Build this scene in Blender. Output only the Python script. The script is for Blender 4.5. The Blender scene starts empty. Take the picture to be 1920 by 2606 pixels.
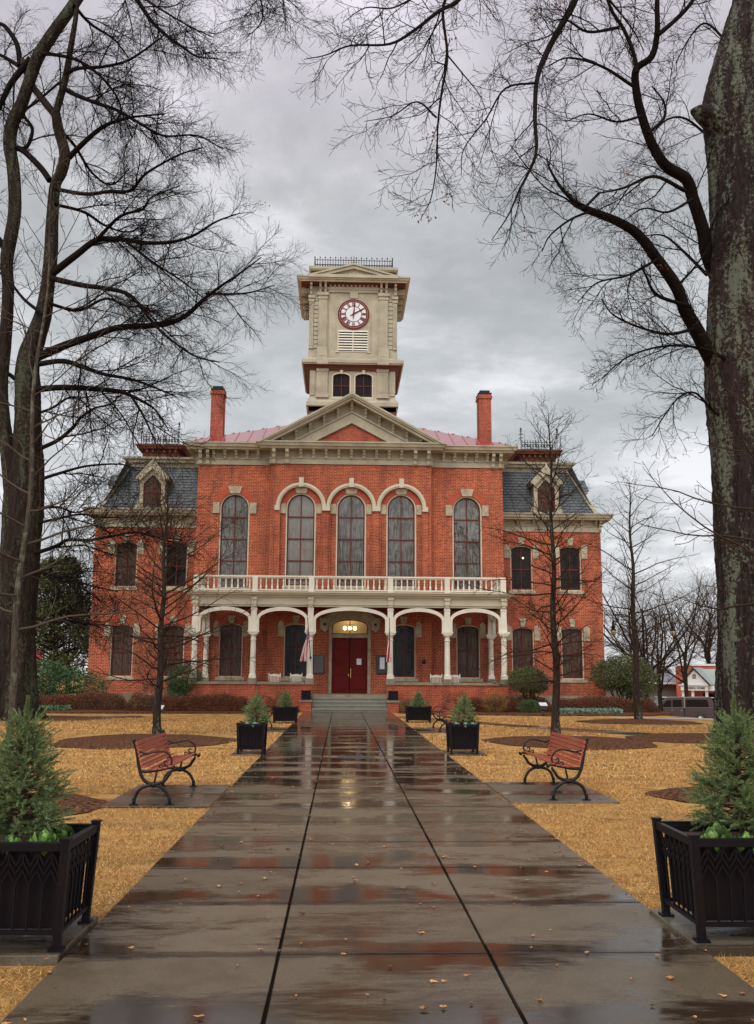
import bpy, bmesh, math, random
import numpy as np
from mathutils import Matrix, Vector
rad=math.radians; PI=math.pi
random.seed(7); rng=np.random.default_rng(7)
S=bpy.context.scene; C=S.collection
# ---------------- camera ----------------
FPX=2450.0; CAMH=1.6
def cam_axes(vx=868,vy=1715,roll=.006):
    cr,sr=math.cos(roll),math.sin(roll)
    dx,dy=vx-960,vy-1303.
    a,b=cr*dx+sr*dy,-sr*dx+cr*dy
    p=math.atan2(b,FPX); y=math.atan2(-a,math.hypot(FPX,b))
    fw=np.array([math.sin(y)*math.cos(p),math.cos(y)*math.cos(p),math.sin(p)])
    rt=np.array([math.cos(y),-math.sin(y),0]); up=np.cross(rt,fw)
    return cr*rt+sr*up, cr*up-sr*rt, fw
RT,UP,FW=cam_axes()
cd=bpy.data.cameras.new('camera'); cam=bpy.data.objects.new('camera',cd); C.objects.link(cam)
cd.sensor_fit='VERTICAL'; cd.sensor_height=36; cd.lens=FPX/2606*36; cd.clip_start=.1; cd.clip_end=3000
cam.matrix_world=Matrix(((RT[0],UP[0],-FW[0],0),(RT[1],UP[1],-FW[1],0),(RT[2],UP[2],-FW[2],CAMH),(0,0,0,1)))
S.camera=cam
def at(px,py,Y):
    """world point seen at photo pixel (px,py) standing at distance Y"""
    r=FW*FPX+RT*(px-960)-UP*(py-1303); r=r*(Y/r[1]); return np.array([r[0],r[1],r[2]+CAMH])
# ---------------- world: overcast sky + sun ----------------
SUN_EL,SUN_AZ=rad(48),rad(205)
w=bpy.data.worlds.new('World'); S.world=w; w.use_nodes=True; nt=w.node_tree; nt.nodes.clear()
def N(t,ty,**kw):
    n=t.nodes.new(ty)
    for k,v in kw.items():
        if k.startswith('_'): setattr(n,k[1:],v)
        else:
            n.inputs[int(k[1:]) if k[0]=='i' and k[1:].isdigit() else k.replace('__',' ')].default_value=v
    return n
def ramp(t,fac,stops,interp='LINEAR'):
    r=t.nodes.new('ShaderNodeValToRGB'); r.color_ramp.interpolation=interp
    e=r.color_ramp.elements
    while len(e)>1: e.remove(e[-1])
    e[0].position=stops[0][0]; e[0].color=(*stops[0][1],1)
    for p,c in stops[1:]:
        x=e.new(p); x.color=(*c,1)
    if fac is not None: t.links.new(fac,r.inputs[0])
    return r.outputs[0]
def math_(t,op,a,b=None,clamp=False):
    n=t.nodes.new('ShaderNodeMath'); n.operation=op; n.use_clamp=clamp
    for i,v in enumerate((a,b)):
        if v is None: continue
        if hasattr(v,'links'): t.links.new(v,n.inputs[i])
        else: n.inputs[i].default_value=v
    return n.outputs[0]
def mixc(t,fac,a,b,mode='MIX'):
    n=t.nodes.new('ShaderNodeMix'); n.data_type='RGBA'; n.blend_type=mode
    for i,v in ((0,fac),(6,a),(7,b)):
        if hasattr(v,'links'): t.links.new(v,n.inputs[i])
        else: n.inputs[i].default_value=v if i==0 else (*v,1)
    return n.outputs[2]
sky=N(nt,'ShaderNodeTexSky',_sky_type='NISHITA',_sun_disc=False,_sun_elevation=SUN_EL,_sun_rotation=SUN_AZ,_dust_density=4.0)
tc=N(nt,'ShaderNodeTexCoord'); sx=N(nt,'ShaderNodeSeparateXYZ'); nt.links.new(tc.outputs['Generated'],sx.inputs[0])
zc=math_(nt,'ADD',math_(nt,'MAXIMUM',sx.outputs[2],0.0),.22)
cx=N(nt,'ShaderNodeCombineXYZ'); nt.links.new(math_(nt,'DIVIDE',sx.outputs[0],zc),cx.inputs[0]); nt.links.new(math_(nt,'DIVIDE',sx.outputs[1],zc),cx.inputs[1])
n1=N(nt,'ShaderNodeTexNoise',Scale=1.5,Detail=8,Roughness=.55,Distortion=.5); nt.links.new(cx.outputs[0],n1.inputs['Vector'])
n2=N(nt,'ShaderNodeTexNoise',Scale=5.0,Detail=8,Roughness=.62,Distortion=.2); nt.links.new(cx.outputs[0],n2.inputs['Vector'])
cl=math_(nt,'ADD',math_(nt,'MULTIPLY',n1.outputs[0],.70),math_(nt,'MULTIPLY',n2.outputs[0],.30))
clc=ramp(nt,cl,[(.38,(.23,.235,.25)),(.45,(.335,.34,.355)),(.52,(.51,.51,.53)),(.60,(.90,.88,.94))])
hz=ramp(nt,sx.outputs[2],[(0,(.95,.97,1.0)),(.12,(.72,.75,.77)),(.28,(.50,.54,.55)),(.45,(.42,.44,.45)),(.56,(.60,.55,.62)),(.66,(.78,.70,.80)),(1,(.95,.93,.98))])
base=mixc(nt,.48,clc,hz)
# extra sky brightness added behind the camera to light the courthouse front
bk=math_(nt,'ADD',math_(nt,'MULTIPLY',math_(nt,'MAXIMUM',math_(nt,'SUBTRACT',.0,sx.outputs[1]),0),1.3),1.0)
vm=N(nt,'ShaderNodeVectorMath',_operation='SCALE'); nt.links.new(base,vm.inputs[0]); nt.links.new(bk,vm.inputs[3])
sk=N(nt,'ShaderNodeVectorMath',_operation='SCALE'); nt.links.new(sky.outputs[0],sk.inputs[0]); sk.inputs[3].default_value=.07
fin=mixc(nt,.93,sk.outputs[0],vm.outputs[0])
bg=N(nt,'ShaderNodeBackground',Strength=1.0); nt.links.new(fin,bg.inputs[0]); ow=N(nt,'ShaderNodeOutputWorld'); nt.links.new(bg.outputs[0],ow.inputs[0])
ld=bpy.data.lights.new('sun','SUN'); ld.energy=1.5; ld.angle=rad(35); ld.color=(1,.95,.87)
sun=bpy.data.objects.new('sun',ld); C.objects.link(sun)
sd=Vector((math.sin(SUN_AZ)*math.cos(SUN_EL),math.cos(SUN_AZ)*math.cos(SUN_EL),math.sin(SUN_EL)))
sun.rotation_euler=sd.to_track_quat('Z','Y').to_euler(); sun.location=(-8,-20,40)
S.view_settings.view_transform='Standard'; S.view_settings.look='None'; S.view_settings.gamma=1; S.view_settings.exposure=.35
S.render.engine='CYCLES'
# ---------------- materials ----------------
M={}
def mat(name,col,rough=.6,var=None,scale=3.0,bump=0,bscale=40,metal=0,spec=.5,island=0,emit=None,stretch=None,amt=.6,coat=0):
    m=bpy.data.materials.new(name); m.use_nodes=True; t=m.node_tree; b=t.nodes['Principled BSDF']
    b.inputs['Roughness'].default_value=rough; b.inputs['Metallic'].default_value=metal; b.inputs['Specular IOR Level'].default_value=spec
    b.inputs['Coat Weight'].default_value=coat
    c=None
    co=N(t,'ShaderNodeTexCoord').outputs['Object']
    if stretch:
        mp=N(t,'ShaderNodeMapping'); mp.inputs['Scale'].default_value=stretch; t.links.new(co,mp.inputs[0]); co=mp.outputs[0]
    if var:
        n=N(t,'ShaderNodeTexNoise',Scale=scale,Detail=6,Roughness=.6); t.links.new(co,n.inputs['Vector'])
        f=ramp(t,n.outputs[0],[(.5-.5*(1-amt)-.02,(0,0,0)),(.5+.5*(1-amt)+.02,(1,1,1))])
        c=mixc(t,f,col,var)
    if island:
        g=N(t,'ShaderNodeNewGeometry'); h=N(t,'ShaderNodeHueSaturation'); 
        v=math_(t,'ADD',math_(t,'MULTIPLY',g.outputs['Random Per Island'],island),1-island/2)
        t.links.new(v,h.inputs['Value'])
        if c is not None: t.links.new(c,h.inputs['Color'])
        else: h.inputs['Color'].default_value=(*col,1)
        c=h.outputs[0]
    if c is not None: t.links.new(c,b.inputs['Base Color'])
    else: b.inputs['Base Color'].default_value=(*col,1)
    if bump:
        n=N(t,'ShaderNodeTexNoise',Scale=bscale,Detail=4); t.links.new(co,n.inputs['Vector'])
        bp=N(t,'ShaderNodeBump',Strength=bump,Distance=.02); t.links.new(n.outputs[0],bp.inputs['Height']); t.links.new(bp.outputs[0],b.inputs['Normal'])
    if emit: b.inputs['Emission Color'].default_value=(*emit[0],1); b.inputs['Emission Strength'].default_value=emit[1]
    M[name]=m; return m
def brickmat(name,c1,c2,mo,dirt=(.20,.05,.025),bw=.215,rh=.073,ms=.011,grime=.35):
    m=bpy.data.materials.new(name); m.use_nodes=True; t=m.node_tree; b=t.nodes['Principled BSDF']; b.inputs['Roughness'].default_value=.8
    co=N(t,'ShaderNodeTexCoord').outputs['Object']; sp=N(t,'ShaderNodeSeparateXYZ'); t.links.new(co,sp.inputs[0])
    cb=N(t,'ShaderNodeCombineXYZ'); t.links.new(math_(t,'ADD',sp.outputs[0],sp.outputs[1]),cb.inputs[0]); t.links.new(sp.outputs[2],cb.inputs[1])
    br=N(t,'ShaderNodeTexBrick',Scale=1.0); br.inputs['Brick Width'].default_value=bw; br.inputs['Row Height'].default_value=rh; br.inputs['Mortar Size'].default_value=ms; br.inputs['Mortar Smooth'].default_value=.3; br.inputs['Bias'].default_value=0
    br.inputs['Color1'].default_value=(*c1,1); br.inputs['Color2'].default_value=(*c2,1); br.inputs['Mortar'].default_value=(*mo,1)
    t.links.new(cb.outputs[0],br.inputs[0])
    n=N(t,'ShaderNodeTexNoise',Scale=.9,Detail=7,Roughness=.65); t.links.new(co,n.inputs['Vector'])
    f=ramp(t,n.outputs[0],[(.42,(0,0,0)),(.68,(1,1,1))])
    f=math_(t,'MULTIPLY',f,grime)
    c=mixc(t,f,br.outputs[0],dirt)
    m4=N(t,'ShaderNodeMapping'); m4.inputs['Scale'].default_value=(.9,.9,.22); t.links.new(co,m4.inputs[0]); n4=N(t,'ShaderNodeTexNoise',Scale=1.3,Detail=8,Roughness=.7); t.links.new(m4.outputs[0],n4.inputs['Vector'])
    c=mixc(t,1.0,c,ramp(t,n4.outputs[0],[(.36,(.62,.58,.58)),(.5,(1,1,1)),(.66,(1.22,1.20,1.10))]),'MULTIPLY')
    n=N(t,'ShaderNodeTexNoise',Scale=14,Detail=3); t.links.new(co,n.inputs['Vector'])
    f2=ramp(t,n.outputs[0],[(.35,(.72,.72,.72)),(.65,(1.25,1.22,1.15))])
    c=mixc(t,.8,c,f2,'MULTIPLY')
    t.links.new(c,b.inputs['Base Color'])
    bp=N(t,'ShaderNodeBump',Strength=.6,Distance=.008,_invert=True); t.links.new(br.outputs['Fac'],bp.inputs['Height']); t.links.new(bp.outputs[0],b.inputs['Normal'])
    M[name]=m
brickmat('brick',(.42,.066,.028),(.19,.022,.015),(.52,.22,.10),grime=.55)
brickmat('brick_porch',(.42,.068,.030),(.29,.038,.020),(.44,.16,.07),grime=.3)
brickmat('brick_dark',(.36,.062,.03),(.22,.032,.02),(.42,.15,.08),grime=.5)
brickmat('brick_far',(.40,.075,.045),(.33,.06,.04),(.4,.14,.1))
mat('voussoir',(.46,.085,.035),.8,(.28,.045,.025),scale=9,bump=.4)
mat('stone',(.46,.405,.275),.75,(.27,.24,.165),scale=3.2,bump=.2,amt=.75,spec=.2)
mat('stone_dark',(.30,.25,.17),.8,(.16,.12,.08),scale=2.5,bump=.3)
mat('cream',(.43,.388,.282),.6,(.30,.27,.195),scale=1.4,spec=.3,amt=.7)
mat('cream_light',(.58,.535,.40),.55,(.47,.43,.32),scale=1.2,spec=.3)
mat('white_paint',(.74,.70,.58),.5,(.60,.56,.45),scale=2.0)
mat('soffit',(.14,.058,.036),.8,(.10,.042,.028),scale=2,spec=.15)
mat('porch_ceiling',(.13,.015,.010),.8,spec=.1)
mat('sash',(.12,.022,.014),.55,spec=.2)
mat('door_red',(.155,.008,.006),.5,(.10,.007,.005),scale=3,spec=.15)
mat('slate',(.060,.072,.082),.45,(.10,.115,.12),scale=6,bump=.2)
mat('roof_red',(.30,.045,.038),.22,(.24,.035,.03),scale=1.5,metal=.0,spec=.8,coat=.35)
mat('iron',(.008,.008,.009),.45,spec=.2)
mat('iron_old',(.035,.055,.05),.5,(.02,.02,.02),scale=10)
mat('clock_white',(.62,.64,.66),.4)
mat('clock_red',(.13,.025,.014),.6,spec=.15)
mat('louvre_dark',(.008,.008,.009),.8)
mat('planter_black',(.006,.006,.010),.4,(.012,.008,.008),scale=5,spec=.16)
mat('soil',(.05,.02,.012),.9,(.10,.04,.02),scale=30,bump=.8)
mat('joint_dirt',(.012,.008,.006),.9,spec=.1)
mat('mulch',(.035,.014,.009),.9,(.17,.075,.035),scale=18,bump=1,bscale=60,amt=.92,spec=.1)
mat('bench_wood',(.38,.075,.035),.4,(.28,.05,.025),scale=9,stretch=(4,1,4),coat=.2)
mat('bench_iron',(.012,.008,.009),.4,spec=.3)
mat('needles',(.14,.20,.055),.6,(.22,.28,.14),scale=9,island=1.0,spec=.2)
mat('needle_tip',(.16,.21,.07),.55,island=.6)
mat('wood_stem',(.07,.04,.025),.9)
mat('cabbage',(.07,.17,.03),.6,(.20,.32,.09),scale=40,island=1.5,spec=.2,bump=.6,bscale=50)
mat('frosted_leaf',(.12,.22,.14),.6,(.24,.33,.26),scale=14,island=.6)
mat('hedge_red',(.19,.048,.020),.85,(.095,.046,.018),scale=1.3,island=1.1)
mat('hedge_gold',(.26,.15,.03),.8,(.12,.07,.02),scale=3,island=1)
mat('evergreen',(.030,.085,.022),.6,(.060,.105,.030),scale=2.2,island=1.1)
mat('evergreen_light',(.05,.11,.04),.7,(.09,.16,.07),scale=4,island=1)
mat('olive_shrub',(.060,.085,.022),.65,(.105,.10,.032),scale=1.6,island=1.1)
mat('magnolia_leaf',(.030,.060,.016),.45,(.08,.080,.025),scale=.9,island=1.2)
mat('dead_leaf',(.16,.045,.02),.8,island=1)
mat('fallen_leaf',(.50,.27,.09),.6,(.30,.11,.04),scale=3,island=1.1)
mat('grass_blade',(.60,.365,.13),.8,(.34,.165,.05),scale=2.2,island=1.4,amt=.75)
mat('asphalt',(.09,.09,.095),.35,(.06,.06,.065),scale=2,bump=.2)
mat('pale_concrete',(.46,.45,.43),.4,(.36,.35,.34),scale=2)
mat('granite',(.21,.195,.15),.5,(.13,.135,.10),scale=3.5,bump=.5,bscale=25)
mat('granite_pale',(.27,.25,.19),.55,(.19,.18,.14),scale=5,bump=.3)
mat('paper',(.75,.76,.85),.6,(.62,.64,.74),scale=25)
mat('board_frame',(.02,.018,.018),.4)
mat('board_slate',(.05,.055,.065),.35,(.10,.10,.09),scale=14)
mat('board_green',(.03,.035,.025),.4)
mat('globe_light',(1,.8,.45),.4,emit=((1,.72,.34),7))
mat('hall_wall',(.30,.25,.16),.7); mat('brass',(.4,.27,.1),.3,metal=.9)
mat('flag_pole',(.03,.015,.012),.4)
mat('truck_paint',(.050,.031,.030),.3,metal=.1,coat=.25); mat('car_white',(.62,.63,.65),.3,coat=.4)
mat('chrome',(.5,.5,.5),.2,metal=.9); mat('tyre',(.015,.015,.015),.8); mat('rim_metal',(.30,.29,.28),.35,metal=.8)
mat('tail_red',(.55,.01,.01),.25,coat=.5); mat('car_glass',(.006,.006,.008),.08,spec=.3)
mat('gray_roof',(.20,.20,.22),.7,(.16,.16,.18),scale=1); mat('green_metal',(.30,.34,.31),.35,(.24,.28,.26),scale=1)
mat('white_wall',(.60,.60,.60),.6); mat('letter_black',(.03,.03,.03),.6); mat('gray_wall',(.12,.11,.10),.7)
mat('lamp_globe',(.30,.24,.15),.3); mat('banner_red',(.38,.012,.025),.6); mat('banner_white',(.7,.66,.68),.6)
mat('flag_red',(.42,.015,.02),.7); mat('wire',(.03,.03,.03),.6)
# bark
def bark(name,c1,c2,lichen,lf,sz=1.0,bump=1.0):
    m=bpy.data.materials.new(name); m.use_nodes=True; t=m.node_tree; b=t.nodes['Principled BSDF']; b.inputs['Roughness'].default_value=.85; b.inputs['Specular IOR Level'].default_value=.12
    co=N(t,'ShaderNodeTexCoord').outputs['Object']
    mp=N(t,'ShaderNodeMapping'); mp.inputs['Scale'].default_value=(9*sz,9*sz,1.5*sz); t.links.new(co,mp.inputs[0])
    v=N(t,'ShaderNodeTexNoise',Scale=1.3,Detail=8,Roughness=.68,Distortion=.6); t.links.new(mp.outputs[0],v.inputs['Vector'])
    c=ramp(t,v.outputs[0],[(.33,c1),(.66,c2)])
    m2=N(t,'ShaderNodeMapping'); m2.inputs['Scale'].default_value=(2.0,2.0,.32); t.links.new(co,m2.inputs[0]); n=N(t,'ShaderNodeTexNoise',Scale=1.1,Detail=8,Roughness=.72); t.links.new(m2.outputs[0],n.inputs['Vector'])
    n3=N(t,'ShaderNodeTexNoise',Scale=11,Detail=6,Roughness=.7); t.links.new(co,n3.inputs['Vector'])
    s=math_(t,'ADD',math_(t,'MULTIPLY',n.outputs[0],.55),math_(t,'MULTIPLY',n3.outputs[0],.45))
    f=ramp(t,s,[(lf,(0,0,0)),(lf+.05,(.85,.85,.85))])
    c=mixc(t,f,c,lichen)
    t.links.new(c,b.inputs['Base Color'])
    hgt=math_(t,'ADD',v.outputs[0],math_(t,'MULTIPLY',n3.outputs[0],.4))
    bp=N(t,'ShaderNodeBump',Strength=bump,Distance=.06); t.links.new(hgt,bp.inputs['Height']); t.links.new(bp.outputs[0],b.inputs['Normal'])
    M[name]=m
bark('bark_lichen',(.006,.004,.005),(.045,.030,.026),(.135,.150,.110),.51,1.4)
bark('bark_dark',(.007,.005,.005),(.040,.028,.021),(.065,.075,.045),.52,1.2)
bark('bark_pale',(.030,.022,.018),(.10,.08,.06),(.15,.16,.11),.5,2.5,.4)
bark('bark_young',(.015,.010,.008),(.055,.038,.028),(.12,.13,.10),.53,3,.5)
mat('twig',(.010,.007,.006),.9,spec=.08); mat('twig_brown',(.045,.029,.019),.9,spec=.08); mat('twig_pale',(.075,.058,.042),.9,spec=.1)
# glass with curtains behind it
def glass(name,c1,c2,spec=.9,ior=2.0,sc=2.5,emit=0):
    m=bpy.data.materials.new(name); m.use_nodes=True; t=m.node_tree; b=t.nodes['Principled BSDF']
    co=N(t,'ShaderNodeTexCoord').outputs['Object']
    mp=N(t,'ShaderNodeMapping'); mp.inputs['Scale'].default_value=(5,1,.5); t.links.new(co,mp.inputs[0])
    n=N(t,'ShaderNodeTexNoise',Scale=sc,Detail=5,Roughness=.6,Distortion=.6); t.links.new(mp.outputs[0],n.inputs['Vector'])
    t.links.new(ramp(t,n.outputs[0],[(.38,c1),(.62,c2)]),b.inputs['Base Color'])
    b.inputs['Roughness'].default_value=.03; b.inputs['IOR'].default_value=ior; b.inputs['Specular IOR Level'].default_value=.5 if ior>1.55 else .10
    n=N(t,'ShaderNodeTexNoise',Scale=1.6,Detail=2); t.links.new(co,n.inputs['Vector'])
    bp=N(t,'ShaderNodeBump',Strength=.25,Distance=.03); t.links.new(n.outputs[0],bp.inputs['Height']); t.links.new(bp.outputs[0],b.inputs['Normal'])
    M[name]=m
glass('glass_curtain',(.035,.032,.027),(.15,.14,.12),ior=1.7,sc=3.5)
glass('glass_pale',(.155,.145,.125),(.20,.188,.16),ior=1.6)
glass('glass_dark',(.006,.006,.009),(.022,.017,.015),ior=1.5)
glass('glass_brown',(.035,.018,.012),(.10,.065,.048),ior=1.45,sc=4)
# striped flag: stripes run along the fly, canton of stars at the hoist
def flagmat():
    m=bpy.data.materials.new('flag_cloth'); m.use_nodes=True; t=m.node_tree; b=t.nodes['Principled BSDF']; b.inputs['Roughness'].default_value=.7
    uv=N(t,'ShaderNodeUVMap'); sp=N(t,'ShaderNodeSeparateXYZ'); t.links.new(uv.outputs[0],sp.inputs[0])
    st=math_(t,'MODULO',math_(t,'FLOOR',math_(t,'MULTIPLY',sp.outputs[1],12.999)),2)
    c=mixc(t,st,(.48,.012,.02),(.68,.64,.62))
    inb=math_(t,'MULTIPLY',math_(t,'LESS_THAN',sp.outputs[0],.40),math_(t,'GREATER_THAN',sp.outputs[1],6/13))
    cb=N(t,'ShaderNodeCombineXYZ'); t.links.new(math_(t,'MULTIPLY',sp.outputs[0],30),cb.inputs[0]); t.links.new(math_(t,'MULTIPLY',sp.outputs[1],18),cb.inputs[1])
    vo=N(t,'ShaderNodeTexVoronoi',Scale=1.0,Randomness=0.0); t.links.new(cb.outputs[0],vo.inputs['Vector'])
    ca=mixc(t,math_(t,'LESS_THAN',vo.outputs['Distance'],.27),(.012,.018,.07),(.65,.64,.66))
    t.links.new(mixc(t,inb,c,ca),b.inputs['Base Color']); M['flag_cloth']=m
flagmat()
# walk concrete: wet, puddled between dry crowns of the slabs
def walkmat(name,dry,wet,py=1.0,off=.0):
    m=bpy.data.materials.new(name); m.use_nodes=True; t=m.node_tree; b=t.nodes['Principled BSDF']
    co=N(t,'ShaderNodeTexCoord').outputs['Object']
    mp=N(t,'ShaderNodeMapping'); mp.inputs['Scale'].default_value=(.55,1.25,1); t.links.new(co,mp.inputs[0])
    n=N(t,'ShaderNodeTexNoise',Scale=1.15,Detail=7,Roughness=.62,Distortion=.5); t.links.new(mp.outputs[0],n.inputs['Vector'])
    sp=N(t,'ShaderNodeSeparateXYZ'); t.links.new(co,sp.inputs[0])
    # water stands toward one joint of every slab
    jp=math_(t,'FRACT',math_(t,'DIVIDE',math_(t,'ADD',sp.outputs[1],1.24*9-5.82),1.24)); jd=math_(t,'MULTIPLY',math_(t,'MINIMUM',jp,math_(t,'SUBTRACT',1.0,jp)),1.24)
    ph=math_(t,'FRACT',math_(t,'ADD',jp,.34))
    tri=math_(t,'ABSOLUTE',math_(t,'SUBTRACT',ph,.5))
    far=math_(t,'MULTIPLY',math_(t,'MINIMUM',math_(t,'MAXIMUM',math_(t,'SUBTRACT',sp.outputs[1],12),0),14),.006)
    s=math_(t,'ADD',math_(t,'ADD',n.outputs[0],math_(t,'MULTIPLY',tri,-.34)),far)
    g6=N(t,'ShaderNodeTexNoise',Scale=13,Detail=7,Roughness=.7); m6=N(t,'ShaderNodeMapping'); m6.inputs['Scale'].default_value=(.35,1.6,1); t.links.new(co,m6.inputs[0]); t.links.new(m6.outputs[0],g6.inputs['Vector']); s=math_(t,'ADD',s,math_(t,'MULTIPLY',math_(t,'SUBTRACT',g6.outputs[0],.5),.30)); s=math_(t,'ADD',s,off+.03); near=math_(t,'MULTIPLY',math_(t,'MAXIMUM',math_(t,'SUBTRACT',9.,sp.outputs[1]),0),-.012); s=math_(t,'ADD',s,near)
    wf=ramp(t,s,[(.385,(0,0,0)),(.50,(1,1,1))])
    g=N(t,'ShaderNodeTexNoise',Scale=70,Detail=4,Roughness=.7); t.links.new(co,g.inputs['Vector'])
    g2=N(t,'ShaderNodeTexNoise',Scale=3.2,Detail=8,Roughness=.75); t.links.new(co,g2.inputs['Vector'])
    dd=mixc(t,.75,dry,ramp(t,g.outputs[0],[(.3,(.55,.52,.48)),(.7,(1.45,1.4,1.3))]),'MULTIPLY')
    dd=mixc(t,ramp(t,g2.outputs[0],[(.45,(0,0,0)),(.7,(.8,.8,.8))]),dd,(dry[0]*.62,dry[1]*.55,dry[2]*.45))
    gi=N(t,'ShaderNodeNewGeometry'); dd=mixc(t,1.0,dd,ramp(t,gi.outputs['Random Per Island'],[(0,(.86,.85,.84)),(1,(1.14,1.14,1.14))]),'MULTIPLY')
    c=mixc(t,wf,dd,wet)
    g4=N(t,'ShaderNodeTexNoise',Scale=9,Detail=5); t.links.new(co,g4.inputs['Vector'])
    jf=ramp(t,math_(t,'SUBTRACT',jd,math_(t,'MULTIPLY',g4.outputs[0],.09)),[(0,(.42,.38,.34)),(.035,(1,1,1))]); c=mixc(t,1.0,c,jf,'MULTIPLY')
    t.links.new(c,b.inputs['Base Color'])
    r=ramp(t,wf,[(0,(.32,.32,.32)),(.5,(.2,.2,.2)),(1,(.07,.07,.07))]); t.links.new(r,b.inputs['Roughness']); t.links.new(ramp(t,wf,[(0,(.22,.22,.22)),(1,(.5,.5,.5))]),b.inputs['Specular IOR Level'])
    bp=N(t,'ShaderNodeBump',Distance=.004); t.links.new(g.outputs[0],bp.inputs['Height']); t.links.new(math_(t,'SUBTRACT',.36,math_(t,'MULTIPLY',wf,.31)),bp.inputs['Strength'])
    t.links.new(bp.outputs[0],b.inputs['Normal']); M[name]=m
walkmat('wet_concrete',(.135,.110,.078),(.036,.022,.013))
walkmat('pad_concrete',(.135,.122,.095),(.07,.055,.038),off=-.06)
# lawn
def lawnmat():
    m=bpy.data.materials.new('lawn'); m.use_nodes=True; t=m.node_tree; b=t.nodes['Principled BSDF']; b.inputs['Roughness'].default_value=.9; b.inputs['Specular IOR Level'].default_value=.2
    co=N(t,'ShaderNodeTexCoord').outputs['Object']
    n=N(t,'ShaderNodeTexNoise',Scale=2.2,Detail=9,Roughness=.72); t.links.new(co,n.inputs['Vector'])
    c=ramp(t,n.outputs[0],[(.34,(.20,.095,.030)),(.45,(.44,.245,.075)),(.56,(.60,.37,.125)),(.75,(.70,.47,.18))])
    n=N(t,'ShaderNodeTexNoise',Scale=34,Detail=6,Roughness=.75); t.links.new(co,n.inputs['Vector'])
    c=mixc(t,.85,c,ramp(t,n.outputs[0],[(.36,(.24,.17,.11)),(.50,(.85,.80,.72)),(.68,(1.4,1.35,1.25))]),'MULTIPLY')
    n3=N(t,'ShaderNodeTexNoise',Scale=.35,Detail=5,Roughness=.6); t.links.new(co,n3.inputs['Vector'])
    c=mixc(t,ramp(t,n3.outputs[0],[(.50,(0,0,0)),(.68,(.55,.55,.55))]),c,(.34,.20,.06))
    n5=N(t,'ShaderNodeTexNoise',Scale=.8,Detail=8,Roughness=.7); mp5=N(t,'ShaderNodeMapping'); mp5.inputs['Location'].default_value=(7,3,1); t.links.new(co,mp5.inputs[0]); t.links.new(mp5.outputs[0],n5.inputs['Vector'])
    c=mixc(t,ramp(t,n5.outputs[0],[(.53,(0,0,0)),(.63,(.7,.7,.7))]),c,(.15,.115,.04))
    t.links.new(c,b.inputs['Base Color'])
    bp=N(t,'ShaderNodeBump',Strength=.9,Distance=.03); t.links.new(n.outputs[0],bp.inputs['Height']); t.links.new(bp.outputs[0],b.inputs['Normal']); M['lawn']=m
lawnmat()
# ---------------- builders ----------------
def tag(o,label=None,cat=None,group=None,kind=None):
    if label: o['label']=label
    if cat: o['category']=cat
    if group: o['group']=group
    if kind: o['kind']=kind
    return o
def empty(name,loc,label,cat,group=None,rz=0):
    o=bpy.data.objects.new(name,None); C.objects.link(o); o.location=loc; o.rotation_euler=(0,0,rz); o.empty_display_size=.2
    return tag(o,label,cat,group)
def copy_tree(o,parent=None):
    c=o.copy(); C.objects.link(c); c.parent=parent
    for ch in list(o.children): copy_tree(ch,c)
    return c
def raw_mesh(name,V,F):
    """V (n,3) array; F list of (m,k) int arrays"""
    me=bpy.data.meshes.new(name); V=np.asarray(V,np.float32)
    me.vertices.add(len(V)); me.vertices.foreach_set('co',V.ravel())
    nl=sum(f.size for f in F); npoly=sum(len(f) for f in F)
    me.loops.add(nl); me.polygons.add(npoly)
    me.loops.foreach_set('vertex_index',np.concatenate([f.ravel() for f in F]).astype(np.int32))
    tot=np.concatenate([np.full(len(f),f.shape[1]) for f in F]); st=np.concatenate([[0],np.cumsum(tot)[:-1]])
    me.polygons.foreach_set('loop_start',st.astype(np.int32)); me.polygons.foreach_set('loop_total',tot.astype(np.int32))
    me.update(calc_edges=True); return me
def link_mesh(name,me,m,parent=None,smooth=False):
    o=bpy.data.objects.new(name,me); C.objects.link(o); o.parent=parent
    if m: me.materials.append(M[m])
    if smooth: me.polygons.foreach_set('use_smooth',[True]*len(me.polygons))
    return o
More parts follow.
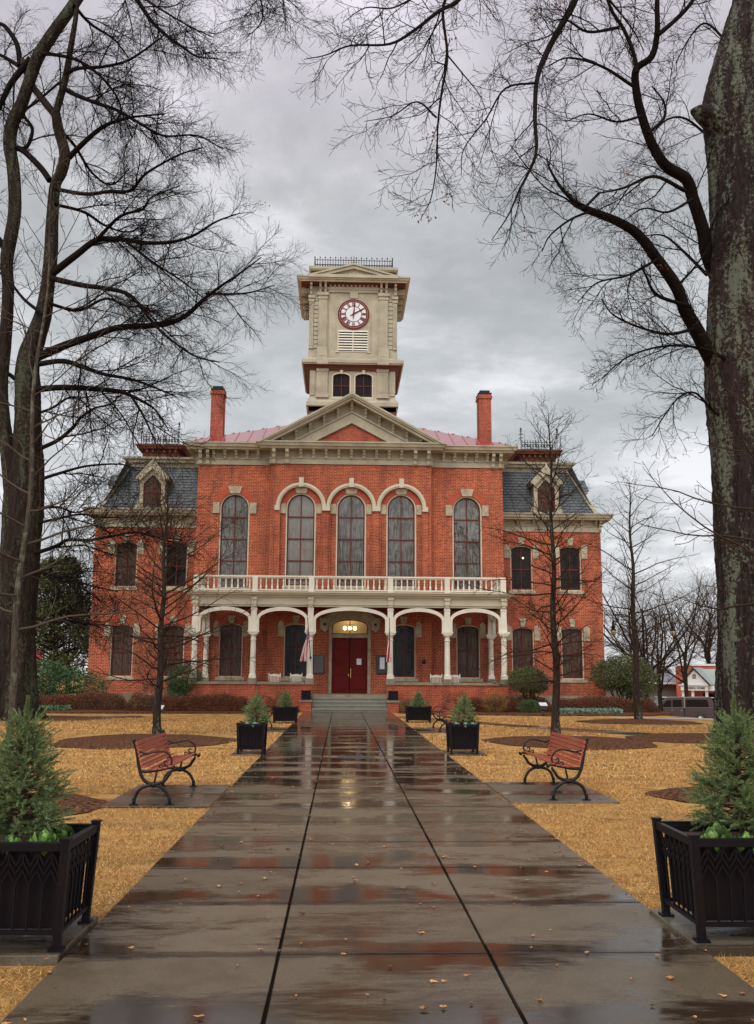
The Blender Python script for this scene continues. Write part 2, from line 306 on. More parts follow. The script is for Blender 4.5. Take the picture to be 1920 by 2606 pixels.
class MB:
    off=(0,0,0)
    def __init__(s): s.v=[]; s.f=[]; s.sm=[]
    def add(s,vs,fs,smooth=False):
        n=len(s.v); s.v+= [tuple(p) for p in vs]; s.f+=[tuple(i+n for i in f) for f in fs]; s.sm+=[smooth]*len(fs); return s
    def box(s,x0,x1,y0,y1,z0,z1):
        return s.add([(x,y,z) for x in (x0,x1) for y in (y0,y1) for z in (z0,z1)],[(0,1,3,2),(4,6,7,5),(0,4,5,1),(2,3,7,6),(0,2,6,4),(1,5,7,3)])
    def hexa(s,p): # 8 pts: bottom 4 (ccw), top 4
        return s.add(p,[(3,2,1,0),(4,5,6,7),(0,1,5,4),(1,2,6,5),(2,3,7,6),(3,0,4,7)])
    def bar(s,a,b,w,h=None,up=(0,0,1)):
        a=np.array(a,float); b=np.array(b,float); d=b-a; d/=np.linalg.norm(d); h=h or w
        u=np.cross(d,up); 
        if np.linalg.norm(u)<1e-4: u=np.cross(d,(1,0,0))
        u/=np.linalg.norm(u); v=np.cross(u,d)
        q=[-u*w/2-v*h/2,u*w/2-v*h/2,u*w/2+v*h/2,-u*w/2+v*h/2]
        return s.hexa([a+k for k in q]+[b+k for k in q])
    def lathe(s,prof,cx,cy,z=0,k=16,smooth=True):
        vs=[];fs=[]
        for r,h in prof:
            for i in range(k): a=2*PI*i/k; vs.append((cx+r*math.cos(a),cy+r*math.sin(a),z+h))
        for j in range(len(prof)-1):
            for i in range(k): fs.append((j*k+i,j*k+(i+1)%k,(j+1)*k+(i+1)%k,(j+1)*k+i))
        fs.append(tuple(range(k))[::-1]); fs.append(tuple((len(prof)-1)*k+i for i in range(k)))
        return s.add(vs,fs,smooth)
    def tube(s,pts,rs,k=8,cap=True):
        P=np.array(pts,float); n=len(P)
        if np.isscalar(rs): rs=[rs]*n
        T=np.gradient(P,axis=0); T/=np.linalg.norm(T,axis=1)[:,None]+1e-9
        ref=np.array([0,0,1.]) if abs(T[:,2]).mean()<.8 else np.array([1.,0,0])
        if abs(T@ref).max()>.97: ref=np.array([0.13,.97,.2])
        vs=[];fs=[]
        for i in range(n):
            u=np.cross(T[i],ref); u/=np.linalg.norm(u)+1e-9; v=np.cross(T[i],u)
            for j in range(k): a=2*PI*j/k; vs.append(P[i]+rs[i]*(math.cos(a)*u+math.sin(a)*v))
        for i in range(n-1):
            for j in range(k): fs.append((i*k+j,i*k+(j+1)%k,(i+1)*k+(j+1)%k,(i+1)*k+j))
        if cap: fs.append(tuple(range(k))[::-1]); fs.append(tuple((n-1)*k+j for j in range(k)))
        return s.add(vs,fs,True)
    def plate(s,loops,y0,y1,axis='y',bevel=0):
        cu=bpy.data.curves.new('c','CURVE'); cu.dimensions='2D'; cu.fill_mode='BOTH'; cu.extrude=abs(y1-y0)/2-bevel; cu.bevel_depth=bevel; cu.bevel_resolution=1
        for L in loops:
            sp=cu.splines.new('POLY'); sp.points.add(len(L)-1)
            for p,q in zip(sp.points,L): p.co=(q[0],q[1],0,1)
            sp.use_cyclic_u=True
        o=bpy.data.objects.new('c',cu); me=bpy.data.meshes.new_from_object(o)
        ym=(y0+y1)/2
        if axis=='y': vs=[(v.co.x,ym+v.co.z,v.co.y) for v in me.vertices]   # loop coords = (x,z)
        elif axis=='x': vs=[(ym+v.co.z,v.co.x,v.co.y) for v in me.vertices] # (y,z)
        else: vs=[(v.co.x,v.co.y,ym+v.co.z) for v in me.vertices]
        s.add(vs,[tuple(p.vertices) for p in me.polygons])
        bpy.data.objects.remove(o); bpy.data.curves.remove(cu); bpy.data.meshes.remove(me); return s
    def sweep(s,path,prof,closed=False):
        """path: plan points; profile (out,z) offset to the LEFT of travel; mitred corners"""
        P=[np.array(p,float) for p in path]; n=len(P); vs=[];fs=[]; m=len(prof)
        def nrm(a,b): d=b-a; d/=np.linalg.norm(d); return np.array([-d[1],d[0]])
        for i in range(n):
            if closed or 0<i<n-1:
                a=nrm(P[i-1],P[i]); b=nrm(P[i],P[(i+1)%n]); k=(a+b)/(1+a@b)
            elif i==0: k=nrm(P[0],P[1])
            else: k=nrm(P[-2],P[-1])
            for o,z in prof: q=P[i]+k*(o if o else -.04); vs.append((q[0],q[1],z))
        for i in range(n if closed else n-1):
            j=(i+1)%n
            for q in range(m): r=(q+1)%m; fs.append((i*m+q,i*m+r,j*m+r,j*m+q))
        if not closed: fs.append(tuple(range(m))); fs.append(tuple((n-1)*m+q for q in range(m))[::-1])
        return s.add(vs,fs)
    def build(s,name,m,parent=None,bevel=0,label=None):
        me=bpy.data.meshes.new(name); ox,oy,oz=MB.off
        me.from_pydata([(x-ox,y-oy,z-oz) for x,y,z in s.v],[],s.f); me.polygons.foreach_set('use_smooth',s.sm)
        me.materials.append(M[m])
        bm=bmesh.new(); bm.from_mesh(me); bmesh.ops.recalc_face_normals(bm,faces=bm.faces); bm.to_mesh(me); bm.free()
        o=bpy.data.objects.new(name,me); C.objects.link(o); o.parent=parent
        if bevel:
            b=o.modifiers.new('bevel','BEVEL'); b.width=bevel; b.segments=2; b.limit_method='ANGLE'
        if label: o['label']=label
        return o
def arc(cx,cz,r,a0,a1,n=14,rz=None):
    rz=rz or r
    return [(cx+r*math.cos(rad(a0+(a1-a0)*i/n)),cz+rz*math.sin(rad(a0+(a1-a0)*i/n))) for i in range(n+1)]
def archloop(cx,hw,z0,spring,n=16,rise=None):
    """window outline: vertical jambs + half-ellipse head"""
    return [(cx-hw,z0),(cx+hw,z0)]+arc(cx,spring,hw,0,180,n,rise or hw)
def ring(cx,cz,ro,ri,a0=0,a1=180,n=20,rzo=None,rzi=None):
    return arc(cx,cz,ro,a0,a1,n,rzo)+arc(cx,cz,ri,a1,a0,n,rzi)
def rect(x0,x1,z0,z1): return [(x0,z0),(x1,z0),(x1,z1),(x0,z1)]
# =====================================================  SETTING
def sst(x): x=np.clip(x,0,1); return x*x*(3-2*x)
def gz(x,y):
    r=sst((x-12.9)/3)*sst((y-35.5)/22)*1.80; l=sst((-x-13)/4)*sst((y-58)/26)*1.7
    mid=sst((y-60)/10)*1.8*(1-sst((abs(x)-13)/3))
    return -(r+l+mid)
xs=np.unique(np.concatenate([np.linspace(-500,-40,16),np.linspace(-40,40,81),np.linspace(40,500,16)]))
ys=np.unique(np.concatenate([np.linspace(-120,-10,8),np.linspace(-10,90,101),np.linspace(90,900,20)]))
X,Y=np.meshgrid(xs,ys); Z=np.vectorize(lambda a,b:float(gz(a,b)))(X,Y)
idx=np.arange(X.size).reshape(X.shape)
F=np.stack([idx[:-1,:-1],idx[:-1,1:],idx[1:,1:],idx[1:,:-1]],-1).reshape(-1,4)
o=link_mesh('lawn',raw_mesh('lawn',np.stack([X,Y,Z],-1).reshape(-1,3),[F]),'lawn',smooth=True); tag(o,kind='structure')
# walkway slabs on a dark bed
WX=[-1.53,-.335,.865,2.13]
b=MB(); b.box(WX[0]+.01,WX[3]-.01,-3,41.42,-.05,.006); tag(b.build('walkway_bed','joint_dirt'),kind='structure')
b=MB(); yj=5.82-1.24*7
while yj<41.3:
    y1=min(yj+1.24,41.42)
    for i in range(3):
        x0,x1=WX[i]+(.009 if i else 0),WX[i+1]-(.009 if i<2 else 0)
        dz=random.uniform(-.002,.002); b.box(x0,x1,yj+.010,y1-.010,-.04,.030+dz)
    yj+=1.24
o=b.build('walkway','wet_concrete',bevel=.006); tag(o,kind='structure')
def pad(name,x0,x1,y0,y1,m='pad_concrete',z=.022):
    b=MB(); b.box(x0,x1,y0,y1,-.05,z); return tag(b.build(name,m,bevel=.006),kind='structure')
pad('bench_pad',-2.86,-1.56,12.04,14.36); pad('bench_pad',2.16,3.55,12.5,14.78)
pad('bench_pad',-2.9,-1.56,27.2,29.4); pad('bench_pad',2.16,3.5,27.2,29.5)
pad('planter_pad',-2.75,-1.545,5.72,6.62,z=.055); pad('planter_pad',2.09,3.4,5.84,6.75,z=.055)
pad('planter_pad',-2.15,-1.555,19.55,20.7); pad('planter_pad',2.16,2.95,19.7,20.8)
def ribbon(name,pts,wd,m,z):
    P=np.array(pts,float); T=np.gradient(P,axis=0); T/=np.linalg.norm(T,axis=1)[:,None]; Nn=np.stack([T[:,1],-T[:,0]],1)
    L=P+Nn*wd/2; R=P-Nn*wd/2; V=[];Fq=[]
    for k in range(len(P)):
        for q in (L[k],R[k]): V.append((q[0],q[1],float(gz(q[0],q[1]))+z))
    for k in range(len(P)-1): Fq.append((2*k,2*k+1,2*k+3,2*k+2))
    return tag(link_mesh(name,raw_mesh(name,V,[np.array(Fq)]),m),kind='structure')
def smooth_path(p,n=6):
    P=np.array(p,float); out=[]
    Q=np.vstack([2*P[0]-P[1],P,2*P[-1]-P[-2]])
    for i in range(1,len(Q)-2):
        for k in range(n):
            t=k/n; a,b_,c,d=Q[i-1],Q[i],Q[i+1],Q[i+2]
            out.append(.5*(2*b_+(c-a)*t+(2*a-5*b_+4*c-d)*t*t+(3*b_-a-3*c+d)*t**3))
    out.append(P[-1]); return np.array(out)
ribbon('path',smooth_path([(2.1,37.2),(3.6,34.9),(5.2,31.8),(7.5,28.3),(9.6,25.4),(13,22.5),(20,18.5)]),1.0,'pad_concrete',.012)
ribbon('path',smooth_path([(-7.2,36.4),(-9.5,35.4),(-12,34),(-20,31)]),1.5,'pad_concrete',.012)
ribbon('sidewalk',smooth_path([(10.4,37.6),(13,36.6),(18,35.2),(30,33.5)]),.9,'pale_concrete',.014)
ribbon('road',[(x,69.5) for x in range(14,160,6)],13,'asphalt',.02)
ribbon('road',[(x,96.) for x in range(-140,-14,6)],22,'asphalt',.02)
def mulch_ring(x,y,r,ry=None):
    n=90;P=[];ry=ry or r
    for k in range(n):
        a=2*PI*k/n; q=1+.05*math.sin(3*a+x)+.03*math.sin(7*a)+.03*random.random()
        P.append((x+r*q*math.cos(a),y+ry*q*math.sin(a),float(gz(x,y))+.014))
    m=[(x+(px-x)*.6,y+(py-y)*.6,z+.05) for px,py,z in P]
    b=MB(); b.add(P+m+[(x,y,float(gz(x,y))+.09)],[(k,(k+1)%n,n+(k+1)%n,n+k) for k in range(n)]+[(n+k,n+(k+1)%n,2*n) for k in range(n)],True)
    return tag(b.build('mulch_bed','mulch'),kind='structure')
mulch_ring(-4.65,23.6,2.05,2.5); mulch_ring(5.6,23.7,2.0,2.3); mulch_ring(10.4,34.0,2.1,1.9)
mulch_ring(-3.95,12.2,1.1,1.15); mulch_ring(5.4,13.2,1.15,1.1); mulch_ring(-10.9,34.6,2.7,2.2); mulch_ring(9.9,25.2,2.4,2.2)
def bed(pts):
    b=MB(); b.plate([pts],.0,.05,axis='z'); return tag(b.build('planting_bed','mulch'),kind='structure')
bed([(-1.75,40.6),(-1.75,46),(-13,46.9),(-15,49),(-18,46),(-15.5,39.8),(-11,38.9),(-6,39.3),(-3,39.6)])
bed([(2.4,40.6),(2.4,46),(13,46.9),(14.2,45),(14.2,41.2),(12.6,39.0),(8,38.6),(5,39.2),(3.4,39.6)])
# =====================================================  COURTHOUSE
BX=.38
root=empty('courthouse',(BX,45,0),'red brick courthouse with cream clock tower and arched porch at the end of the walk','courthouse')
MB.off=(0,45,0)
def P_(b,name,m,parent=root,**k): return b.build(name,m,parent,**k)
UPW=[(-2.36,'glass_pale'),(.02,'glass_curtain'),(2.40,'glass_curtain')]; SW=[-5.52,5.58]; SPR=9.36
# ---- main walls (front layers with openings) ----
b=MB()
lw=[(x,.555) for x in (-2.48,2.52)]
b.plate([rect(-3.83,3.83,-.1,5.2)]+[archloop(x,h,1.42,3.70,rise=.2,n=8) for x,h in lw]+[archloop(.02,.97,.71,3.86,rise=.34,n=10)],45,45.35)
b.plate([rect(-3.83,3.83,5.2,11.5)]+[archloop(x,.97,5.3,SPR) for x,_ in UPW],45.0,45.10)
b.plate([rect(-3.83,3.83,5.2,11.5)]+[archloop(x,.71,5.62,SPR) for x,_ in UPW],45.10,45.4)
for sgn,wx in ((-1,SW[0]),(1,SW[1])):
    a,c=sorted((sgn*3.83,sgn*7.32))
    b.plate([rect(a,c,-.1,11.5),archloop(wx,.71,5.55,SPR),archloop(wx-.0,.555,1.42,3.70,rise=.2,n=8)],45.4,45.75)
    b.box(*sorted((sgn*7.32,sgn*7.0)),45.75,58,-.1,12.2)
b.box(-7,7,57.7,58,-.1,12.2)
P_(b,'main_wall','brick')
b=MB()  # wings
GW=[10.9,8.47]
for sgn in (-1,1):
    a,c=sorted((sgn*7.32,sgn*12.45))
    b.plate([rect(a,c,-.1,8.65)]+[archloop(sgn*x,.55,5.69,7.72,rise=.2,n=8) for x in GW]+[archloop(sgn*x,.55,1.4,3.70,rise=.2,n=8) for x in GW],47,47.35)
    b.box(*sorted((sgn*12.45,sgn*12.1)),47.35,57,-.1,9.0); b.box(*sorted((sgn*7.32,sgn*12.1)),56.7,57,-.1,9)
    P_(b,'wing_wall','brick'); b=MB()
for sgn in (-1,1): b=MB(); b.box(*sorted((sgn*7.33,sgn*12.5)),46.9,47.0,-.1,.62); P_(b,'plinth','stone_dark')
b=MB(); b.box(-7.0,7.0,45.9,57.6,.2,.5); b.box(-6.9,6.9,46.6,46.7,.5,11.9)
for sgn in (-1,1): b.box(*sorted((sgn*7.4,sgn*12)),47.8,47.9,0,9)
P_(b,'inner_wall','gray_wall')
# ---- windows ----
def window(cx,hw,z0,spring,rise,y,glassm,cols=2,rows=(),name='window',frame='cream_light',fw=.07,sash=.045,sill=True,mid=None):
    """frame mesh (part) > pane, sash, sill"""
    b=MB(); b.plate([archloop(cx,hw,z0,spring,rise=rise),archloop(cx,hw-fw,z0+.05,spring,rise=rise-fw*.9)],y-.02,y+.16)
    f=P_(b,name,frame)
    iw=hw-fw; b=MB(); b.plate([archloop(cx,iw,z0+.05,spring,rise=rise-fw*.9)],y+.12,y+.135); P_(b,'pane',glassm,f)
    b=MB(); s=sash; b.plate([archloop(cx,iw,z0+.05,spring,rise=rise-fw*.9),archloop(cx,iw-s*1.2,z0+.05+s*1.5,spring,rise=rise-fw*.9-s)],y+.06,y+.115)
    for k in range(1,cols): xx=cx-iw+2*iw*k/cols; b.box(xx-s/2,xx+s/2,y+.075,y+.112,z0+.1,spring+rise-fw-.03)
    for zz in rows: b.box(cx-iw+.03,cx+iw-.03,y+.07,y+.11,zz-s*.6,zz+s*.6)
    P_(b,'sash','sash',f)
    if sill: b=MB(); b.box(cx-hw-.12,cx+hw+.12,y-.14,y+.1,z0-.15,z0-.003); P_(b,'sill','stone',f)
    return f
for x,g in UPW: window(x,.71,5.62,SPR,.71,45.14,g,2,(5.95,6.84,7.88,8.93),fw=.065)
for x in SW: window(x,.71,5.55,SPR,.71,45.46,'glass_curtain',2,(5.95,6.84,7.88,8.93),fw=.065)
for x in (-2.48,2.52): window(x,.555,1.42,3.70,.2,45.1,'glass_dark',2,(2.72,),fw=.05)
for x in SW: window(x,.555,1.42,3.70,.2,45.5,'glass_brown',2,(2.72,),fw=.05)
for sgn in (-1,1):
    for i,x in enumerate(GW):
        window(sgn*x,.55,5.69,7.72,.2,47.1,'glass_dark' if i or sgn>0 else 'glass_brown',2,(6.75,),fw=.05)
        window(sgn*x,.55,1.4,3.70,.2,47.1,'glass_brown',2,(2.6,),fw=.05)
b=MB(); b.lathe([(.005,-.035),(.03,-.02),(.038,0),(.03,.02),(.005,.035)],8.58,47.2,7.32,10); P_(b,'hanging_lamp','globe_light')
# ---- stone dressings ----
def key(b,cx,z0,z1,w0,w1,y0,y1): b.hexa([(cx-w0/2,y0,z0),(cx+w0/2,y0,z0),(cx+w0/2,y1,z0),(cx-w0/2,y1,z0),(cx-w1/2,y0,z1),(cx+w1/2,y0,z1),(cx+w1/2,y1,z1),(cx-w1/2,y1,z1)])
def block(b,cx,s,x0,x1,z0,z1,y0,y1):   # shouldered springer block
    xs_=[cx+s*x0,cx+s*x1]; m=xs_[0]+(xs_[1]-xs_[0])*.62
    L=[(xs_[0],z0),(xs_[1],z0),(xs_[1],z1-.16),(m,z1),(xs_[0],z1-.10)]
    b.plate([L],y0,y1)
for x in SW:
    b=MB(); b.plate([ring(x,SPR,1.03,.715,8,172)],45.37,45.5); P_(b,'brick_arch','voussoir')
    b=MB(); key(b,x,SPR+.70,SPR+1.04,.46,.66,45.31,45.5); P_(b,'keystone','stone')
    for s in (-1,1): b=MB(); b.plate([rect(*sorted((x+s*.72,x+s*1.03)),9.10,9.62)],45.32,45.5); P_(b,'springer_block','stone')
for x,_ in UPW:
    b=MB(); b.plate([ring(x,SPR,.965,.715,8,172)],45.07,45.12); P_(b,'brick_arch','voussoir')
    b=MB(); key(b,x,SPR+.70,SPR+.97,.46,.62,45.03,45.12); P_(b,'keystone','stone')
    for s in (-1,1): b=MB(); b.plate([rect(*sorted((x+s*.72,x+s*.965)),9.08,9.55)],45.04,45.12); P_(b,'springer_block','stone')
b=MB()
for x,_ in UPW:
    b.plate([ring(x,SPR,1.185,1.0,0,180,24)],44.90,45.0); b.plate([ring(x,SPR,1.15,1.06,0,180,24)],44.86,44.9)
    b.box(x-.11,x+.11,44.82,44.9,SPR+.98,SPR+1.42)
for a,c in ((-3.60,-3.36),(-1.36,-.98),(1.02,1.4),(3.40,3.66)): b.box(a,c,44.84,45.0,9.2,9.42)
P_(b,'arch_hood','cream_light')
for a,c in ((-3.58,-3.34),(-1.30,-1.04),(1.08,1.34),(3.4,3.64)): b=MB(); b.box(a,c,44.93,45.0,5.2,9.2); P_(b,'pier','brick')
def dress(cx,hw,top,y,wide,kz):
    b=MB(); key(b,cx,kz[0],kz[1],.22,.34,y-.07,y+.1); P_(b,'keystone','stone')
    for s in (-1,1): b=MB(); block(b,cx,s,hw+.0,hw+wide,top-.72,top+.02,y-.05,y+.1); P_(b,'springer_block','stone')
    b=MB(); b.plate([arc(cx,top-.30,hw+.10,10,170,10,.62)+arc(cx,top-.30,hw+.0,170,10,10,.32)],y-.012,y+.06); P_(b,'brick_arch','voussoir')
for sgn in (-1,1):
    for x in GW: dress(sgn*x,.555,8.0,47,.30,(7.95,8.32)); dress(sgn*x,.555,3.98,47,.30,(3.93,4.32))
for x in (-2.48,2.52): dress(x,.56,4.02,45,.27,(3.93,4.25))
for x in SW: dress(x,.56,4.02,45.4,.27,(3.93,4.25))
b=MB(); key(b,.02,4.2,4.47,.3,.42,44.9,45.1); P_(b,'keystone','stone')
b=MB(); b.plate([ring(.02,3.86,1.35,.975,0,180,16,.70,.345)],44.95,45.05); P_(b,'door_arch','stone')
for s in (-1,1):
    b=MB(); b.plate([[(.02+s*1.0,3.62),(.02+s*1.36,3.62),(.02+s*1.42,4.15),(.02+s*1.0,4.15)]],44.86,45.05)
    b.plate([[(.02+s*1.06,3.62),(.02+s*1.18,3.48),(.02+s*1.30,3.62)]],44.88,45.0)
    f=P_(b,'corbel','stone'); b=MB(); b.tube([(.02+s*1.18,44.84,3.86),(.02+s*1.18,44.9,3.86)],.065,12); P_(b,'boss','sash',f)
# ---- door ----
b=MB(); b.plate([archloop(.02,.97,.71,3.86,rise=.34,n=10),rect(-.81,.85,.712,3.26),[(-.81,3.42),(.85,3.42)]+arc(.02,3.80,.83,0,180,10,.30)],45.05,45.3)
P_(b,'door_frame','stone')
for s in (-1,1):
    x0,x1=sorted((.02+s*.015,.02+s*.82)); b=MB(); b.box(x0,x1,45.2,45.26,.73,3.25)
    d=P_(b,'door','door_red')
    b=MB()
    for z0,z1 in ((.86,1.42),(1.52,1.98),(2.10,2.62),(2.72,3.14)):
        b.box(x0+.11,x1-.11,45.175,45.2,z0,z1); b.box(x0+.17,x1-.17,45.155,45.175,z0+.06,z1-.06)
    P_(b,'door_panel','door_red',d,bevel=.006)
    b=MB(); b.box(.02+s*.05-.018,.02+s*.05+.018,45.12,45.15,1.42 if s>0 else 1.5,1.85 if s>0 else 1.6); b.box(.02+s*.05-.012,.02+s*.05+.012,45.15,45.2,1.55,1.58)
    P_(b,'handle','brass',d)
b=MB(); b.box(.34,.56,45.125,45.13,2.02,2.30); P_(b,'door_notice','paper')
b=MB(); b.plate([[(-.81,3.42),(.85,3.42)]+arc(.02,3.80,.83,0,180,10,.30),[(-.77,3.46),(.81,3.46)]+arc(.02,3.80,.79,0,180,10,.26)],45.16,45.2); b.box(.0,.04,45.15,45.19,3.46,4.08)
tr=P_(b,'transom','sash')
# lit hall behind the fanlight
b=MB(); b.box(-1.6,1.6,46.5,46.55,3.3,5.0); b.box(-1.6,-1.55,45.42,46.5,3.3,5.0); b.box(1.55,1.6,45.42,46.5,3.3,5.0); b.box(-1.6,1.6,45.42,46.55,4.35,4.4); b.box(-1.6,1.6,45.36,46.55,3.24,3.3)
P_(b,'hall','hall_wall')
b=MB(); b.tube([(.02,45.8,3.9),(.02,45.8,4.35)],.012,6); b.bar((-.24,45.8,3.9),(.28,45.8,3.9),.02); ch=P_(b,'hall_lamp','brass')
for dx in (-.235,.0,.235):
    b=MB(); b.lathe([(.02,-.085),(.06,-.06),(.082,0),(.06,.06),(.02,.085)],.02+dx,45.8,3.73,12); P_(b,'globe','globe_light',ch)
pl=bpy.data.lights.new('hall_lamp_light','POINT'); pl.energy=14; pl.color=(1,.72,.4); pl.shadow_soft_size=.1
lo=bpy.data.objects.new('hall_lamp_light',pl); C.objects.link(lo); lo.location=(BX+.02,45.95,4.15)
# boards, plaque
b=MB(); b.box(-1.69,-1.14,44.93,45.0,1.6,2.47); f=P_(b,'notice_board','board_frame'); b=MB(); b.box(-1.64,-1.19,44.915,44.93,1.65,2.42); P_(b,'board_face','board_slate',f)
b=MB(); b.box(1.24,1.81,44.93,45.0,1.6,2.48); f=P_(b,'notice_board','board_frame'); b=MB(); b.box(1.29,1.76,44.915,44.93,1.65,2.43); P_(b,'board_face','board_green',f); b=MB(); b.box(1.41,1.63,44.905,44.915,1.83,2.36); P_(b,'board_paper','paper',f)
b=MB(); b.tube([(3.46,44.95,2.18),(3.46,45.0,2.18)],.10,20); b.tube([(3.46,44.93,2.18),(3.46,44.95,2.18)],.06,16); P_(b,'plaque','board_frame')
# ---- cornices ----
crown=lambda z,pr,h=.25:[(0,z-h),(pr*.72,z-h),(pr*.76,z-h*.62),(pr*.88,z-h*.55),(pr*.93,z-h*.2),(pr,z-h*.12),(pr,z),(0,z)]
def cornice_path(hw,y0,back): return [(-hw,back),(-hw,y0),(hw,y0),(hw,back)][::-1]
# travel so that outward is to the right
def path_front(hw,y0,back): return [(hw,back),(hw,y0),(-hw,y0),(-hw,back)]
def outward(path,prof):
    return path,prof
def bracket(b,x,y,z1,w,h,d):   # S-scroll bracket under a soffit, front at -Y
    L=[(y,z1),(y-d,z1),(y-d,z1-h*.22),(y-d*.72,z1-h*.34),(y-d*.62,z1-h*.55),(y-d*.38,z1-h*.66),(y-d*.36,z1-h*.92),(y-d*.18,z1-h),(y,z1-h)]
    b.plate([L],x-w/2,x+w/2,axis='x')
FR=[(0,11.46),(.06,11.46),(.06,11.70),(.10,11.72),(.10,11.78),(.03,11.80),(.03,12.12),(0,12.12)]
mainpath=[(7.32,57.9),(7.32,45.4),(3.83,45.4),(3.83,45.0),(-3.83,45.0),(-3.83,45.4),(-7.32,45.4),(-7.32,57.9)]
def flip(prof): return prof
b=MB(); b.sweep(mainpath,FR); b.sweep(mainpath,[(0,12.12),(.5,12.12),(.52,12.20),(.60,12.23),(.64,12.36),(.68,12.38),(.68,12.44),(0,12.44)])
co=P_(b,'main_cornice','cream')
for s in (-1,1):
    for x in (4.45,4.98,5.51,6.04,6.57): b=MB(); bracket(b,s*x,45.37,12.12,.13,.40,.36); P_(b,'bracket','cream',co)
    for x in (6.85,7.2): b=MB(); bracket(b,s*x,45.37,12.12,.15,.70,.42); P_(b,'bracket','cream',co)
    for x in (3.05,3.68): b=MB(); bracket(b,s*x,44.97,12.12,.16,.70,.44); P_(b,'bracket','cream',co)
    for x in (.6,1.2,1.8,2.4): b=MB(); bracket(b,s*x,44.97,12.12,.13,.42,.38); P_(b,'bracket','cream',co)
    for y in (46.2,46.9,47.6,48.3): # side returns
        b=MB(); b.box(*sorted((s*7.35,s*7.7)),y-.07,y+.07,11.8,12.12); P_(b,'bracket','cream',co)
b=MB(); bracket(b,0,44.97,12.12,.13,.42,.38); P_(b,'bracket','cream',co)
# ---- pediment ----
def chev(xo,zo,xi,zi,ax,az,ai): pass
def rake(b,hw,zb,apex,t,y0,y1):
    """gable band: outer triangle minus band of vertical thickness t"""
    sl=(apex-zb)/hw; L=[(-hw,zb),(0,apex),(hw,zb),(hw-t/sl,zb),(0,apex-t),(-hw+t/sl,zb)]
    b.plate([L],y0,y1)
b=MB()
rake(b,4.50,12.36,14.84,.10,44.28,46.2); rake(b,4.34,12.36,14.74,.09,44.33,46.2); rake(b,4.16,12.36,14.66,.14,44.42,46.2)
rake(b,2.98,12.44,14.02,.52,44.93,45.3); rake(b,3.05,12.44,14.08,.08,44.86,45.0)
b.plate([[(-4.2,12.40),(4.2,12.40),(0,14.6)],[(-2.0,12.45),(2.0,12.45),(0,13.48)]],45.0,45.4)
ped=P_(b,'pediment','cream')
b=MB(); b.plate([[(-2.05,12.44),(2.05,12.44),(0,13.52)]],45.06,45.2); P_(b,'tympanum','brick_dark',ped)
for i in range(-5,6):
    x=i*.66; zt=14.50-abs(x)*.552
    b=MB(); bracket(b,x,44.99,zt,.13,.44,.36)
    P_(b,'bracket','cream',ped)
# gable roof behind the pediment
b=MB(); b.add([(-4.4,44.4,12.44),(0,44.4,14.83),(4.4,44.4,12.44),(-4.4,50,12.44),(0,50,14.83),(4.4,50,12.44)],[(0,1,4,3),(1,2,5,4)]); P_(b,'gable_roof','roof_red')
# ---- hip roof ----
b=MB(); e=7.85; zf=12.45; y0,y1=44.8,58.4; h=6.3; r=.45
A=[(-e,y0,zf),(e,y0,zf),(e,y1,zf),(-e,y1,zf),(-e+h,y0+h,zf+h*r),(e-h,y0+h,zf+h*r),(e-h,y1-h,zf+h*r),(-e+h,y1-h,zf+h*r)]
b.add(A,[(0,1,5,4),(1,2,6,5),(2,3,7,6),(3,0,4,7),(4,5,6,7)])
for k in range(-12,13):  # standing seams on the front slope
    x=k*.62; t=min(h,e-abs(x))
    if t>.3: b.bar((x,y0+.02,zf+.03),(x,y0+t,zf+t*r+.03),.03,.05)
for k in range(1,20):
    y=y0+k*.68; t=min(h,y-y0,y1-y)
    for s in (-1,1): b.bar((s*(e-.02),y,zf+.03),(s*(e-t),y,zf+t*r+.03),.03,.05)
rf=P_(b,'roof','roof_red')
for s,x in ((-1,-6.70),(1,6.72)):
    b=MB(); b.box(x-.31,x+.31,46.7,47.5,12.3,15.35); b.box(x-.36,x+.36,46.65,47.55,15.35,15.5); b.box(x-.31,x+.31,46.7,47.5,15.5,15.58)
    c=P_(b,'chimney','brick_dark',rf); b=MB(); b.box(x-.34,x+.34,46.67,47.53,15.58,15.64); b.box(x-.25,x+.25,46.75,47.45,15.64,15.78)
    P_(b,'chimney_cap','louvre_dark',rf)
